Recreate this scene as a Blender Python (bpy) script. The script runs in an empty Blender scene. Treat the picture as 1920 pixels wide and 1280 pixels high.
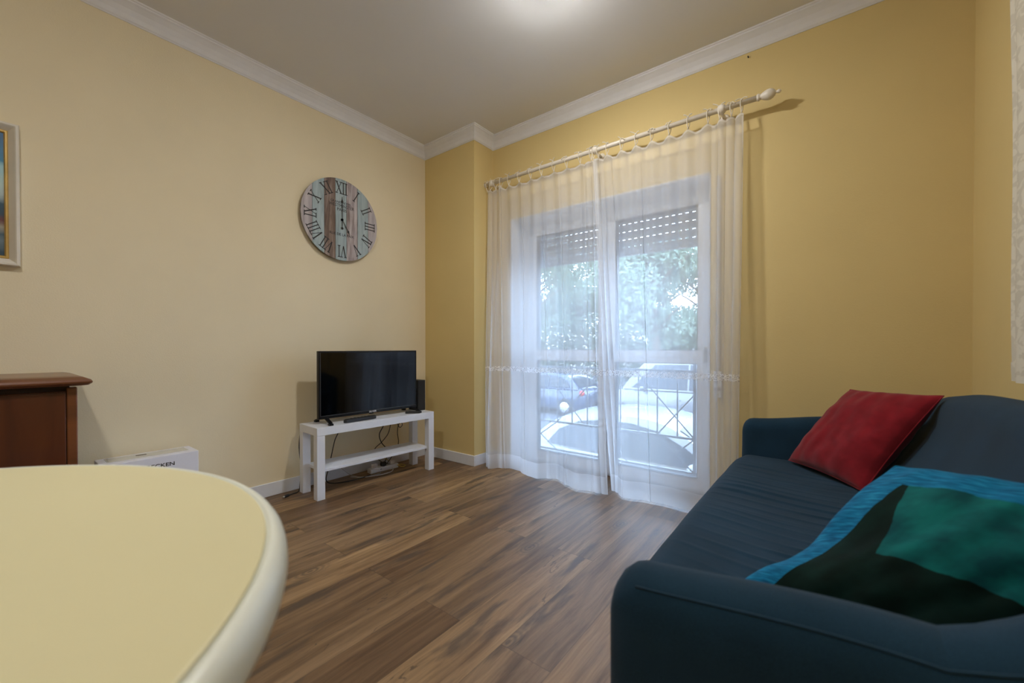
import bpy, bmesh, math, random
from mathutils import Vector, Matrix, noise
R = math.radians
PI = math.pi
C = bpy.context.scene.collection
random.seed(7)

# ------------------------------------------------------------------ helpers
class MB:
    def __init__(s): s.v, s.f, s.m, s.uv = [], [], [], None
    def add(s, vs, fs, m=0):
        o = len(s.v); s.v += [Vector(p) for p in vs]
        for f in fs: s.f.append([i + o for i in f]); s.m.append(m)
        return s
    def box(s, a, b, m=0, X=None):
        x0, y0, z0 = a; x1, y1, z1 = b
        vs = [Vector(p) for p in ((x0,y0,z0),(x1,y0,z0),(x1,y1,z0),(x0,y1,z0),(x0,y0,z1),(x1,y0,z1),(x1,y1,z1),(x0,y1,z1))]
        if X: vs = [X @ p for p in vs]
        return s.add(vs, [(0,3,2,1),(4,5,6,7),(0,1,5,4),(1,2,6,5),(2,3,7,6),(3,0,4,7)], m)
    def prism(s, poly, d, m=0):
        """poly: 3D points (ccw seen from +d), extruded by vector d"""
        n = len(poly); P = [Vector(p) for p in poly]; d = Vector(d)
        vs = P + [p + d for p in P]
        return s.add(vs, [list(range(n))[::-1], list(range(n, 2*n))] + [(i, (i+1) % n, n+(i+1) % n, n+i) for i in range(n)], m)
    def grid(s, fn, nu, nv, m=0, wu=False):
        vs = [fn(i/nu, j/nv) for j in range(nv+1) for i in range(nu+1)]
        W = nu+1
        return s.add(vs, [(j*W+i, j*W+i+1, (j+1)*W+i+1, (j+1)*W+i) for j in range(nv) for i in range(nu)], m)
    def tube(s, pts, r, n=8, m=0, closed=False):
        P = [Vector(p) for p in pts]; N = len(P); rings = []
        up = Vector((0, 0, 1)); prev = None
        rr = r if isinstance(r, (list, tuple)) else [r]*N
        vs, fs = [], []
        for i in range(N):
            a = P[i-1] if (i or closed) else P[i]; b = P[(i+1) % N] if (i < N-1 or closed) else P[i]
            t = (b-a).normalized()
            if prev is None:
                q = up.cross(t)
                if q.length < 1e-3: q = Vector((1,0,0)).cross(t)
            else: q = prev - t*prev.dot(t)
            q.normalize(); prev = q; w = t.cross(q)
            for k in range(n):
                an = 2*PI*k/n; vs.append(P[i] + (q*math.cos(an)+w*math.sin(an))*rr[i])
        M = N if closed else N-1
        for i in range(M):
            for k in range(n):
                a = i*n; b = ((i+1) % N)*n
                fs.append((a+k, a+(k+1) % n, b+(k+1) % n, b+k))
        if not closed: fs += [list(range(n))[::-1], list(range((N-1)*n, N*n))]
        return s.add(vs, fs, m)
    def lathe(s, prof, o, ax=(0,0,1), n=24, m=0):
        """prof: (radius, height) list along axis ax from origin o"""
        ax = Vector(ax).normalized(); q = ax.orthogonal().normalized(); w = ax.cross(q); o = Vector(o)
        vs = [o + ax*h + (q*math.cos(2*PI*k/n)+w*math.sin(2*PI*k/n))*max(r, 1e-4) for r, h in prof for k in range(n)]
        fs = [(i*n+k, i*n+(k+1) % n, (i+1)*n+(k+1) % n, (i+1)*n+k) for i in range(len(prof)-1) for k in range(n)]
        fs += [list(range(n))[::-1], list(range((len(prof)-1)*n, len(prof)*n))]
        return s.add(vs, fs, m)
    def ball(s, c, r, n=16, m=0):
        r = r if isinstance(r, (list, tuple)) else (r, r, r)
        vs, fs = [], []; h = n//2
        for j in range(h+1):
            th = PI*j/h
            for k in range(n):
                a = 2*PI*k/n; rr = max(math.sin(th), 1e-4)
                vs.append((c[0]+r[0]*rr*math.cos(a), c[1]+r[1]*rr*math.sin(a), c[2]-r[2]*math.cos(th)))
        fs = [(j*n+k, j*n+(k+1) % n, (j+1)*n+(k+1) % n, (j+1)*n+k) for j in range(h) for k in range(n)]
        return s.add(vs, fs, m)
    def build(s, name, mats, parent=None, smooth=False, bevel=0, seg=2, origin=None, uvfn=None):
        me = bpy.data.meshes.new(name)
        if parent is not None:
            o = Vector(parent['o'])
        elif origin is not None: o = Vector(origin)
        else:
            xs = [p.x for p in s.v]; ys = [p.y for p in s.v]; zs = [p.z for p in s.v]
            o = Vector(((min(xs)+max(xs))/2, (min(ys)+max(ys))/2, min(zs)))
        me.from_pydata([p-o for p in s.v], [], s.f)
        if not isinstance(mats, (list, tuple)): mats = [mats]
        for mt in mats: me.materials.append(mt)
        if len(mats) > 1:
            for p, k in zip(me.polygons, s.m): p.material_index = k
        if uvfn:
            l = me.uv_layers.new(name='UVMap')
            for p in me.polygons:
                for li in p.loop_indices: l.data[li].uv = uvfn(s.v[me.loops[li].vertex_index])
        me.update()
        if smooth:
            me.polygons.foreach_set('use_smooth', [True]*len(me.polygons))
        ob = bpy.data.objects.new(name, me); C.objects.link(ob)
        if parent is not None:
            ob.parent = parent
        else: ob.location = o
        ob['o'] = tuple(o)
        if bevel:
            b = ob.modifiers.new('bevel', 'BEVEL'); b.width = bevel; b.segments = seg; b.limit_method = 'ANGLE'; b.angle_limit = R(40)
            if smooth: 
                pass
        return ob

def cr(pts, k=6, closed=False):
    """Catmull-Rom smoothing"""
    P = [Vector(p) for p in pts]; n = len(P); out = []
    for i in range(n if closed else n-1):
        if closed: a, b, c, d = P[i-1], P[i], P[(i+1) % n], P[(i+2) % n]
        else: a, b, c, d = P[max(i-1, 0)], P[i], P[i+1], P[min(i+2, n-1)]
        for j in range(k):
            t = j/k
            out.append(0.5*((2*b)+(c-a)*t+(2*a-5*b+4*c-d)*t*t+(3*b-a-3*c+d)*t**3))
    if not closed: out.append(P[-1])
    return out
def lerp(a, b, t): return a+(b-a)*t
def interp(x, xs, ys):
    if x <= xs[0]: return ys[0]
    for i in range(len(xs)-1):
        if x <= xs[i+1]: return lerp(ys[i], ys[i+1], (x-xs[i])/(xs[i+1]-xs[i]))
    return ys[-1]
def interps(x, xs, ys):
    if x <= xs[0]: return ys[0]
    for i in range(len(xs)-1):
        if x <= xs[i+1]:
            t = (x-xs[i])/(xs[i+1]-xs[i]); return lerp(ys[i], ys[i+1], t*t*(3-2*t))
    return ys[-1]
def sm(t): t = max(0, min(1, t)); return t*t*(3-2*t)

def thing(name, loc, label, cat, group=None):
    o = bpy.data.objects.new(name, None); C.objects.link(o); o.location = loc
    o.empty_display_size = .05
    o['o'] = tuple(loc); o['label'] = label; o['category'] = cat
    if group: o['group'] = group
    return o
def tag(o, label, cat, group=None):
    o['label'] = label; o['category'] = cat
    if group: o['group'] = group
    return o
def struct(o): o['kind'] = 'structure'; return o
def text(s, size, X, name, mat, parent, bold=0.0, ext=.0004, sx=1.0):
    """lettering: x right, y up, centred; X places it in the world"""
    cu = bpy.data.curves.new(name, 'FONT'); cu.body = s; cu.size = size; cu.align_x = 'CENTER'; cu.align_y = 'CENTER'
    cu.extrude = ext; cu.offset = bold
    t = bpy.data.objects.new('tmp', cu); C.objects.link(t)
    dg = bpy.context.evaluated_depsgraph_get(); dg.update()
    me = bpy.data.meshes.new_from_object(t.evaluated_get(dg))
    bpy.data.objects.remove(t)
    m = MB(); m.v = [X @ Vector((p.co.x*sx, p.co.y, p.co.z)) for p in me.vertices]; m.f = [list(p.vertices) for p in me.polygons]; m.m = [0]*len(m.f)
    bpy.data.meshes.remove(me)
    return m.build(name, mat, parent)

# ------------------------------------------------------------------ materials
def new_mat(name):
    m = bpy.data.materials.new(name); m.use_nodes = True; nt = m.node_tree; nt.nodes.clear()
    return m, nt, nt.nodes, nt.links
def N(nt, t, **k):
    n = nt.nodes.new(t)
    for a, b in k.items():
        if a.startswith('i_'): n.inputs[a[2:].replace('_', ' ')].default_value = b
        else: setattr(n, a, b)
    return n
def ramp(nt, stops, fac=None):
    r = nt.nodes.new('ShaderNodeValToRGB'); e = r.color_ramp.elements
    while len(e) > 1: e.remove(e[-1])
    e[0].position, e[0].color = stops[0][0], (*stops[0][1], 1)
    for p, c in stops[1:]:
        x = e.new(p); x.color = (*c, 1)
    if fac is not None: nt.links.new(fac, r.inputs[0])
    return r
def math_n(nt, op, a, b=None, c=None):
    n = nt.nodes.new('ShaderNodeMath'); n.operation = op
    for i, v in enumerate((a, b, c)):
        if v is None: continue
        if isinstance(v, (int, float)): n.inputs[i].default_value = v
        else: nt.links.new(v, n.inputs[i])
    return n.outputs[0]
def mixc(nt, fac, a, b, mode='MIX'):
    n = nt.nodes.new('ShaderNodeMix'); n.data_type = 'RGBA'; n.blend_type = mode
    for i, v in ((0, fac), (6, a), (7, b)):
        if isinstance(v, (int, float)): n.inputs[i].default_value = v
        elif isinstance(v, tuple): n.inputs[i].default_value = (*v, 1) if len(v) == 3 else v
        else: nt.links.new(v, n.inputs[i])
    return n.outputs[2]
def simple(name, col, rough=.5, metal=0, var=.06, scale=18, bump=0.0, bscale=200, sheen=0, spec=.5, coat=0):
    m, nt, ns, L = new_mat(name)
    out = N(nt, 'ShaderNodeOutputMaterial'); b = N(nt, 'ShaderNodeBsdfPrincipled')
    L.new(b.outputs[0], out.inputs[0])
    tc = N(nt, 'ShaderNodeTexCoord'); nz = N(nt, 'ShaderNodeTexNoise', i_Scale=scale, i_Detail=4.0)
    L.new(tc.outputs['Object'], nz.inputs['Vector'])
    lo = tuple(max(0, c*(1-var)) for c in col); hi = tuple(min(1, c*(1+var)) for c in col)
    r = ramp(nt, [(.3, lo), (.7, hi)], nz.outputs[0]); L.new(r.outputs[0], b.inputs['Base Color'])
    b.inputs['Roughness'].default_value = rough; b.inputs['Metallic'].default_value = metal
    b.inputs['Specular IOR Level'].default_value = spec
    b.inputs['Coat Weight'].default_value = coat
    b.inputs['Sheen Weight'].default_value = sheen
    if bump:
        n2 = N(nt, 'ShaderNodeTexNoise', i_Scale=bscale, i_Detail=3.0); L.new(tc.outputs['Object'], n2.inputs['Vector'])
        bp = N(nt, 'ShaderNodeBump', i_Strength=bump, i_Distance=.002); L.new(n2.outputs[0], bp.inputs['Height']); L.new(bp.outputs[0], b.inputs['Normal'])
    return m
def emit(name, col, st):
    m, nt, ns, L = new_mat(name); out = N(nt, 'ShaderNodeOutputMaterial')
    e = N(nt, 'ShaderNodeEmission', i_Color=(*col, 1), i_Strength=st); L.new(e.outputs[0], out.inputs[0]); return m

M = {}
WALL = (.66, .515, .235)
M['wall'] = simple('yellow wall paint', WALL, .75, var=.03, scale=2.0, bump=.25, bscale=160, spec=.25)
M['walldaylit'] = simple('wall paint with daylight tint', (.75, .655, .455), .75, var=.03, scale=2.0, bump=.25, bscale=160, spec=.25)  # wall paint made less yellow: daylight on the left wall mixed into its colour
M['ceiling'] = simple('white ceiling paint', (.76, .755, .75), .85, var=.02, scale=1.5, bump=.1, spec=.2)
M['trimwhite'] = simple('white gloss trim', (.72, .74, .78), .4, var=.02)
M['reveal'] = simple('white reveal paint', (.80, .82, .85), .6, var=.02)
M['cornice'] = simple('white plaster cornice', (.74, .74, .76), .7, var=.02)
M['alu'] = simple('white lacquered aluminium', (.74, .78, .84), .3, var=.02)
M['gasket'] = simple('grey rubber gasket', (.05, .055, .06), .7)
M['lack'] = simple('white foil board', (.72, .745, .80), .35, var=.02)
M['black'] = simple('black plastic', (.005, .005, .006), .35, var=.1, spec=.3)
M['blackmatte'] = simple('black matte plastic', (.012, .012, .013), .6, var=.1)
M['cable'] = simple('black cable', (.015, .014, .014), .5)
M['whitecable'] = simple('white cable', (.55, .55, .55), .5)
M['yellowcable'] = simple('yellow cable', (.55, .42, .10), .5)
M['metal'] = simple('nickel metal', (.6, .6, .6), .3, metal=1)
M['screen'] = simple('dark tv screen', (.001, .0012, .0016), .06, var=0, spec=.42)
M['ink'] = simple('black ink', (.015, .014, .014), .6)
M['silverink'] = simple('silver ink', (.7, .7, .72), .4)
M['card'] = simple('white carton', (.72, .73, .80), .45, var=.02)
M['cardtape'] = simple('clear packing tape', (.60, .60, .56), .15, var=.05)
M['slot'] = simple('dark slot', (.05, .03, .02), .8)
M['gold'] = simple('gold leaf frame', (.50, .33, .10), .4, metal=.35, var=.15)
M['framewhite'] = simple('off white frame', (.68, .64, .56), .5, var=.03)
M['tablewhite'] = simple('white lacquered wood', (.66, .68, .60), .28, var=.02)
M['tabletop'] = simple('cream table top', (.60, .55, .33), .38, var=.02, scale=3)
M['rodwhite'] = simple('ivory painted rod', (.74, .68, .58), .35, var=.04)
M['cord'] = simple('cream tie string', (.74, .68, .56), .8)
M['red'] = None
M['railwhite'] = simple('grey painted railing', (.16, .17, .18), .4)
M['shutter'] = simple('grey shutter slats', (.42, .42, .42), .55, var=.04)
M['asphalt'] = simple('asphalt', (.06, .065, .075), .85, var=.2, scale=6)
M['pavement'] = simple('pale pavement slabs', (.16, .16, .16), .8, var=.1, scale=4)
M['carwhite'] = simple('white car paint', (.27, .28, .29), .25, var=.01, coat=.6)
M['cardark'] = simple('dark blue car paint', (.03, .05, .09), .25, coat=.6)
M['carsilver'] = simple('silver car paint', (.16, .165, .175), .3, metal=.3, coat=.5)
M['carred'] = simple('red car paint', (.35, .03, .03), .25, coat=.6)
M['carglass'] = simple('dark car glass', (.03, .04, .05), .12, var=0, spec=.4)
M['rubber'] = simple('tyre rubber', (.02, .02, .02), .8)
M['hubcap'] = simple('silver hubcap', (.5, .5, .52), .35, metal=.6)
M['lampglass'] = simple('lamp rose', (.7, .7, .68), .4)
M['bark'] = simple('tree bark', (.10, .075, .05), .9, var=.3, scale=12)
M['buildwall'] = simple('pale building render', (.55, .50, .44), .8, var=.05, scale=2)
M['taillight'] = simple('red tail light', (.4, .02, .02), .25)
M['headlight'] = simple('clear headlight', (.6, .62, .65), .1)
M['bracket'] = simple('grey metal bracket', (.45, .43, .40), .4, metal=.4)

def leaf_mat(name, a, b):
    m, nt, ns, L = new_mat(name); out = N(nt, 'ShaderNodeOutputMaterial')
    g = N(nt, 'ShaderNodeNewGeometry'); tc = N(nt, 'ShaderNodeTexCoord'); nz = N(nt, 'ShaderNodeTexNoise', i_Scale=2.5, i_Detail=3.0)
    L.new(tc.outputs['Object'], nz.inputs['Vector'])
    f = math_n(nt, 'ADD', math_n(nt, 'MULTIPLY', g.outputs['Random Per Island'], .5), math_n(nt, 'MULTIPLY', nz.outputs[0], .5))
    r = ramp(nt, [(.25, a), (.75, b)], f)
    d = N(nt, 'ShaderNodeBsdfDiffuse'); t = N(nt, 'ShaderNodeBsdfTranslucent'); mx = N(nt, 'ShaderNodeMixShader', i_Fac=.45)
    L.new(r.outputs[0], d.inputs[0]); L.new(r.outputs[0], t.inputs[0]); L.new(d.outputs[0], mx.inputs[1]); L.new(t.outputs[0], mx.inputs[2]); L.new(mx.outputs[0], out.inputs[0])
    return m
M['leaf'] = leaf_mat('tree leaves', (.11, .15, .10), (.27, .33, .24))
M['leaf2'] = leaf_mat('hedge leaves', (.07, .10, .07), (.17, .22, .15))

def glass_mat():
    m, nt, ns, L = new_mat('window glass'); out = N(nt, 'ShaderNodeOutputMaterial')
    t = N(nt, 'ShaderNodeBsdfTransparent', i_Color=(.95, .97, .97, 1)); g = N(nt, 'ShaderNodeBsdfGlossy', i_Color=(.9, .95, 1, 1), i_Roughness=.02)
    fr = N(nt, 'ShaderNodeFresnel', i_IOR=1.45); mx = N(nt, 'ShaderNodeMixShader')
    L.new(fr.outputs[0], mx.inputs[0]); L.new(t.outputs[0], mx.inputs[1]); L.new(g.outputs[0], mx.inputs[2]); L.new(mx.outputs[0], out.inputs[0]); return m
M['glass'] = glass_mat()

def sheer_mat(name, op, col=(.90, .91, .93), pattern=None):
    """thin cloth: lets part of the light straight through, scatters the rest"""
    m, nt, ns, L = new_mat(name); out = N(nt, 'ShaderNodeOutputMaterial'); tc = N(nt, 'ShaderNodeTexCoord')
    d = N(nt, 'ShaderNodeBsdfDiffuse', i_Color=(*col, 1)); t = N(nt, 'ShaderNodeBsdfTranslucent', i_Color=(*col, 1))
    mx = N(nt, 'ShaderNodeMixShader', i_Fac=.5); L.new(d.outputs[0], mx.inputs[1]); L.new(t.outputs[0], mx.inputs[2])
    tr = N(nt, 'ShaderNodeBsdfTransparent'); mo = N(nt, 'ShaderNodeMixShader'); L.new(tr.outputs[0], mo.inputs[1]); L.new(mx.outputs[0], mo.inputs[2]); L.new(mo.outputs[0], out.inputs[0])
    if pattern == 'vine':
        uv = N(nt, 'ShaderNodeUVMap'); uv.uv_map = 'UVMap'
        mp = N(nt, 'ShaderNodeMapping'); mp.inputs['Scale'].default_value = (1, 1, 1); L.new(uv.outputs[0], mp.inputs[0])
        v = N(nt, 'ShaderNodeTexVoronoi', i_Scale=75.0); v.feature = 'DISTANCE_TO_EDGE'; L.new(mp.outputs[0], v.inputs['Vector'])
        w = N(nt, 'ShaderNodeTexNoise', i_Scale=60.0, i_Detail=1.0); L.new(mp.outputs[0], w.inputs['Vector'])
        a = math_n(nt, 'LESS_THAN', v.outputs['Distance'], .085)
        b = math_n(nt, 'GREATER_THAN', w.outputs[0], .56)
        f = math_n(nt, 'MAXIMUM', math_n(nt, 'MULTIPLY', a, .5), math_n(nt, 'MULTIPLY', b, .42))
        f = math_n(nt, 'MINIMUM', math_n(nt, 'ADD', f, op), .93)
        L.new(f, mo.inputs[0])
    else:
        nz = N(nt, 'ShaderNodeTexNoise', i_Scale=30.0, i_Detail=3.0); mp = N(nt, 'ShaderNodeMapping'); mp.inputs['Scale'].default_value = (3, 3, .1)
        L.new(tc.outputs['Object'], mp.inputs[0]); L.new(mp.outputs[0], nz.inputs['Vector'])
        mp.inputs['Scale'].default_value = (1, 1, .05); nz.inputs['Scale'].default_value = 6; nz.inputs['Detail'].default_value = 1
        f = math_n(nt, 'ADD', math_n(nt, 'MULTIPLY', nz.outputs[0], .12), op-.06); L.new(f, mo.inputs[0])
    return m
M['sheer'] = sheer_mat('sheer voile', .50)
M['hem'] = sheer_mat('double voile hem', .66)
M['vine'] = sheer_mat('embroidered voile band', .34, pattern='vine')

def floor_mat():
    m, nt, ns, L = new_mat('oak laminate planks'); out = N(nt, 'ShaderNodeOutputMaterial'); b = N(nt, 'ShaderNodeBsdfPrincipled'); L.new(b.outputs[0], out.inputs[0])
    tc = N(nt, 'ShaderNodeTexCoord'); sp = N(nt, 'ShaderNodeSeparateXYZ'); L.new(tc.outputs['Object'], sp.inputs[0])
    X, Y = sp.outputs[0], sp.outputs[1]
    W, Ln = .185, 1.29
    v = math_n(nt, 'DIVIDE', math_n(nt, 'SUBTRACT', X, .15-1.85), W); row = math_n(nt, 'FLOOR', v); fv = math_n(nt, 'FRACT', v)
    par = math_n(nt, 'MODULO', math_n(nt, 'ADD', row, 100), 2)
    u = math_n(nt, 'ADD', math_n(nt, 'DIVIDE', math_n(nt, 'ADD', Y, 1.39+12.9), Ln), math_n(nt, 'MULTIPLY', par, .5)); cell = math_n(nt, 'FLOOR', u); fu = math_n(nt, 'FRACT', u)
    cid = N(nt, 'ShaderNodeCombineXYZ'); L.new(row, cid.inputs[0]); L.new(cell, cid.inputs[1])
    wn = N(nt, 'ShaderNodeTexWhiteNoise'); wn.noise_dimensions = '3D'; L.new(cid.outputs[0], wn.inputs['Vector'])
    rnd = wn.outputs['Value']
    # grain coordinates: stretched along the plank, shifted plank by plank
    gc = N(nt, 'ShaderNodeCombineXYZ'); L.new(math_n(nt, 'ADD', X, math_n(nt, 'MULTIPLY', rnd, 31.0)), gc.inputs[0]); L.new(math_n(nt, 'MULTIPLY', Y, .055), gc.inputs[1]); L.new(math_n(nt, 'MULTIPLY', rnd, 9.0), gc.inputs[2])
    # wander
    wc = N(nt, 'ShaderNodeCombineXYZ'); L.new(math_n(nt, 'ADD', X, math_n(nt, 'MULTIPLY', rnd, 31.0)), wc.inputs[0]); L.new(math_n(nt, 'MULTIPLY', Y, .45), wc.inputs[1]); L.new(math_n(nt, 'MULTIPLY', rnd, 9.0), wc.inputs[2])
    wa = N(nt, 'ShaderNodeTexNoise', i_Scale=5.0, i_Detail=2.0); L.new(wc.outputs[0], wa.inputs['Vector'])
    off = N(nt, 'ShaderNodeVectorMath'); off.operation = 'SCALE'; L.new(wa.outputs['Color'], off.inputs[0]); off.inputs['Scale'].default_value = .035
    ad = N(nt, 'ShaderNodeVectorMath'); ad.operation = 'ADD'; L.new(gc.outputs[0], ad.inputs[0]); L.new(off.outputs[0], ad.inputs[1])
    g1 = N(nt, 'ShaderNodeTexNoise', i_Scale=20.0, i_Detail=9.0, i_Roughness=.66); L.new(ad.outputs[0], g1.inputs['Vector'])
    g2 = N(nt, 'ShaderNodeTexNoise', i_Scale=110.0, i_Detail=4.0, i_Roughness=.6); L.new(ad.outputs[0], g2.inputs['Vector'])
    base = ramp(nt, [(.28, (.085, .050, .026)), (.43, (.175, .108, .056)), (.57, (.260, .168, .090)), (.78, (.38, .262, .150))], g1.outputs[0])
    fine = ramp(nt, [(.35, (.72, .70, .68)), (.62, (1, 1, 1))], g2.outputs[0])
    col = mixc(nt, .75, base.outputs[0], fine.outputs[0], 'MULTIPLY')
    tint = ramp(nt, [(0, (.62, .55, .50)), (.5, (.98, .95, .92)), (1, (1.32, 1.26, 1.12))], rnd)
    col = mixc(nt, 1.0, col, tint.outputs[0], 'MULTIPLY')
    # dark streaks and cracks
    st = N(nt, 'ShaderNodeCombineXYZ'); L.new(math_n(nt, 'ADD', X, math_n(nt, 'MULTIPLY', rnd, 17.0)), st.inputs[0]); L.new(math_n(nt, 'MULTIPLY', Y, .16), st.inputs[1]); L.new(rnd, st.inputs[2])
    s2 = N(nt, 'ShaderNodeVectorMath'); s2.operation = 'ADD'; L.new(st.outputs[0], s2.inputs[0]); L.new(off.outputs[0], s2.inputs[1])
    sn = N(nt, 'ShaderNodeTexNoise', i_Scale=13.0, i_Detail=5.0, i_Roughness=.55); L.new(s2.outputs[0], sn.inputs['Vector'])
    sr = ramp(nt, [(.56, (0, 0, 0)), (.66, (1, 1, 1))], sn.outputs[0])
    col = mixc(nt, math_n(nt, 'MULTIPLY', sr.outputs[0], .80), col, (.062, .043, .030))
    # knots
    kc = N(nt, 'ShaderNodeCombineXYZ'); L.new(math_n(nt, 'ADD', X, math_n(nt, 'MULTIPLY', rnd, 3.7)), kc.inputs[0]); L.new(math_n(nt, 'MULTIPLY', Y, .5), kc.inputs[1]); L.new(rnd, kc.inputs[2])
    k2 = N(nt, 'ShaderNodeVectorMath'); k2.operation = 'ADD'; L.new(kc.outputs[0], k2.inputs[0]); L.new(off.outputs[0], k2.inputs[1])
    vo = N(nt, 'ShaderNodeTexVoronoi', voronoi_dimensions='2D', i_Scale=2.6); L.new(k2.outputs[0], vo.inputs['Vector'])
    rings = math_n(nt, 'SINE', math_n(nt, 'MULTIPLY', vo.outputs['Distance'], 190.0))
    near = ramp(nt, [(.03, (1, 1, 1)), (.14, (0, 0, 0))], vo.outputs['Distance'])
    kf = math_n(nt, 'MULTIPLY', near.outputs[0], math_n(nt, 'ADD', .45, math_n(nt, 'MULTIPLY', rings, .28)))
    col = mixc(nt, kf, col, (.055, .042, .034))
    # thin cracks
    ck = N(nt, 'ShaderNodeTexNoise', i_Scale=9.0, i_Detail=4.0, i_Roughness=.5); L.new(s2.outputs[0], ck.inputs['Vector'])
    ln = math_n(nt, 'LESS_THAN', math_n(nt, 'ABSOLUTE', math_n(nt, 'SUBTRACT', ck.outputs[0], .5)), .0035)
    gate = ramp(nt, [(.52, (0, 0, 0)), (.60, (1, 1, 1))], wa.outputs[0])
    col = mixc(nt, math_n(nt, 'MULTIPLY', math_n(nt, 'MULTIPLY', ln, gate.outputs[0]), .6), col, (.04, .028, .02))
    # seams
    e1 = math_n(nt, 'LESS_THAN', math_n(nt, 'MINIMUM', fv, math_n(nt, 'SUBTRACT', 1, fv)), .006)
    e2 = math_n(nt, 'LESS_THAN', math_n(nt, 'MINIMUM', fu, math_n(nt, 'SUBTRACT', 1, fu)), .0009)
    e = math_n(nt, 'MAXIMUM', e1, e2)
    col = mixc(nt, math_n(nt, 'MULTIPLY', e, .55), col, (.04, .025, .015))
    L.new(col, b.inputs['Base Color'])
    rr = math_n(nt, 'ADD', .36, math_n(nt, 'MULTIPLY', g2.outputs[0], .16)); L.new(rr, b.inputs['Roughness'])
    b.inputs['Specular IOR Level'].default_value = .42
    bp = N(nt, 'ShaderNodeBump', i_Strength=.15, i_Distance=.001); L.new(math_n(nt, 'SUBTRACT', g2.outputs[0], e), bp.inputs['Height']); L.new(bp.outputs[0], b.inputs['Normal'])
    return m
M['floor'] = floor_mat()

def fabric_mat(name, a, b, wrinkle=None, sheen=.3, rough=.95, scale=900, mott=6):
    m, nt, ns, L = new_mat(name); out = N(nt, 'ShaderNodeOutputMaterial'); p = N(nt, 'ShaderNodeBsdfPrincipled'); L.new(p.outputs[0], out.inputs[0])
    tc = N(nt, 'ShaderNodeTexCoord'); n1 = N(nt, 'ShaderNodeTexNoise', i_Scale=float(scale), i_Detail=2.0); L.new(tc.outputs['Object'], n1.inputs['Vector'])
    n2 = N(nt, 'ShaderNodeTexNoise', i_Scale=float(mott), i_Detail=3.0); L.new(tc.outputs['Object'], n2.inputs['Vector'])
    f = math_n(nt, 'ADD', math_n(nt, 'MULTIPLY', n1.outputs[0], .6), math_n(nt, 'MULTIPLY', n2.outputs[0], .4))
    r = ramp(nt, [(.35, a), (.65, b)], f); L.new(r.outputs[0], p.inputs['Base Color'])
    p.inputs['Roughness'].default_value = rough; p.inputs['Sheen Weight'].default_value = sheen; p.inputs['Sheen Roughness'].default_value = .5
    p.inputs['Specular IOR Level'].default_value = .2
    bp = N(nt, 'ShaderNodeBump', i_Strength=.3, i_Distance=.0008); L.new(n1.outputs[0], bp.inputs['Height']); L.new(bp.outputs[0], p.inputs['Normal'])
    return m
M['sofa'] = fabric_mat('dark slate blue upholstery', (.004, .019, .036), (.011, .039, .072), sheen=.06)
M['redvelvet'] = fabric_mat('red damask velvet', (.15, .004, .009), (.22, .008, .015), sheen=.15, scale=25, mott=9)
M['brocade'] = None
def teal_mat():
    m, nt, ns, L = new_mat('teal and blue patchwork velvet'); out = N(nt, 'ShaderNodeOutputMaterial'); p = N(nt, 'ShaderNodeBsdfPrincipled'); L.new(p.outputs[0], out.inputs[0])
    uv = N(nt, 'ShaderNodeUVMap'); uv.uv_map = 'UVMap'; sp = N(nt, 'ShaderNodeSeparateXYZ'); L.new(uv.outputs[0], sp.inputs[0])
    nz = N(nt, 'ShaderNodeTexNoise', i_Scale=7.0, i_Detail=3.0); L.new(uv.outputs[0], nz.inputs['Vector'])
    st = N(nt, 'ShaderNodeTexNoise', i_Scale=10.0, i_Detail=3.0); mp = N(nt, 'ShaderNodeMapping'); mp.inputs['Scale'].default_value = (1, 9, 1); L.new(uv.outputs[0], mp.inputs[0]); L.new(mp.outputs[0], st.inputs['Vector'])
    blue = ramp(nt, [(.3, (.002, .055, .13)), (.55, (.005, .14, .28)), (.75, (.02, .26, .44))], st.outputs[0])
    green = ramp(nt, [(.35, (.0008, .007, .005)), (.65, (.002, .015, .012))], nz.outputs[0])
    teal = ramp(nt, [(.35, (.002, .050, .058)), (.65, (.004, .12, .115))], nz.outputs[0])
    U, V = sp.outputs[0], sp.outputs[1]
    # uv: U along the left tip -> bottom corner side, V along the left tip -> top corner side
    wob = math_n(nt, 'MULTIPLY', math_n(nt, 'SUBTRACT', nz.outputs[0], .5), .04)
    e1 = math_n(nt, 'LESS_THAN', math_n(nt, 'ADD', U, wob), .21)
    e2 = math_n(nt, 'GREATER_THAN', math_n(nt, 'ADD', V, wob), .80)
    band = math_n(nt, 'MAXIMUM', e1, e2)
    pt = math_n(nt, 'MULTIPLY', math_n(nt, 'GREATER_THAN', math_n(nt, 'ADD', V, wob), .40), math_n(nt, 'GREATER_THAN', math_n(nt, 'ADD', math_n(nt, 'ADD', U, math_n(nt, 'MULTIPLY', V, .5)), wob), .64))
    inner = mixc(nt, pt, green.outputs[0], teal.outputs[0])
    col = mixc(nt, band, inner, blue.outputs[0]); L.new(col, p.inputs['Base Color'])
    p.inputs['Roughness'].default_value = .85; p.inputs['Sheen Weight'].default_value = .0; p.inputs['Specular IOR Level'].default_value = .12
    return m
M['teal'] = teal_mat()
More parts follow.
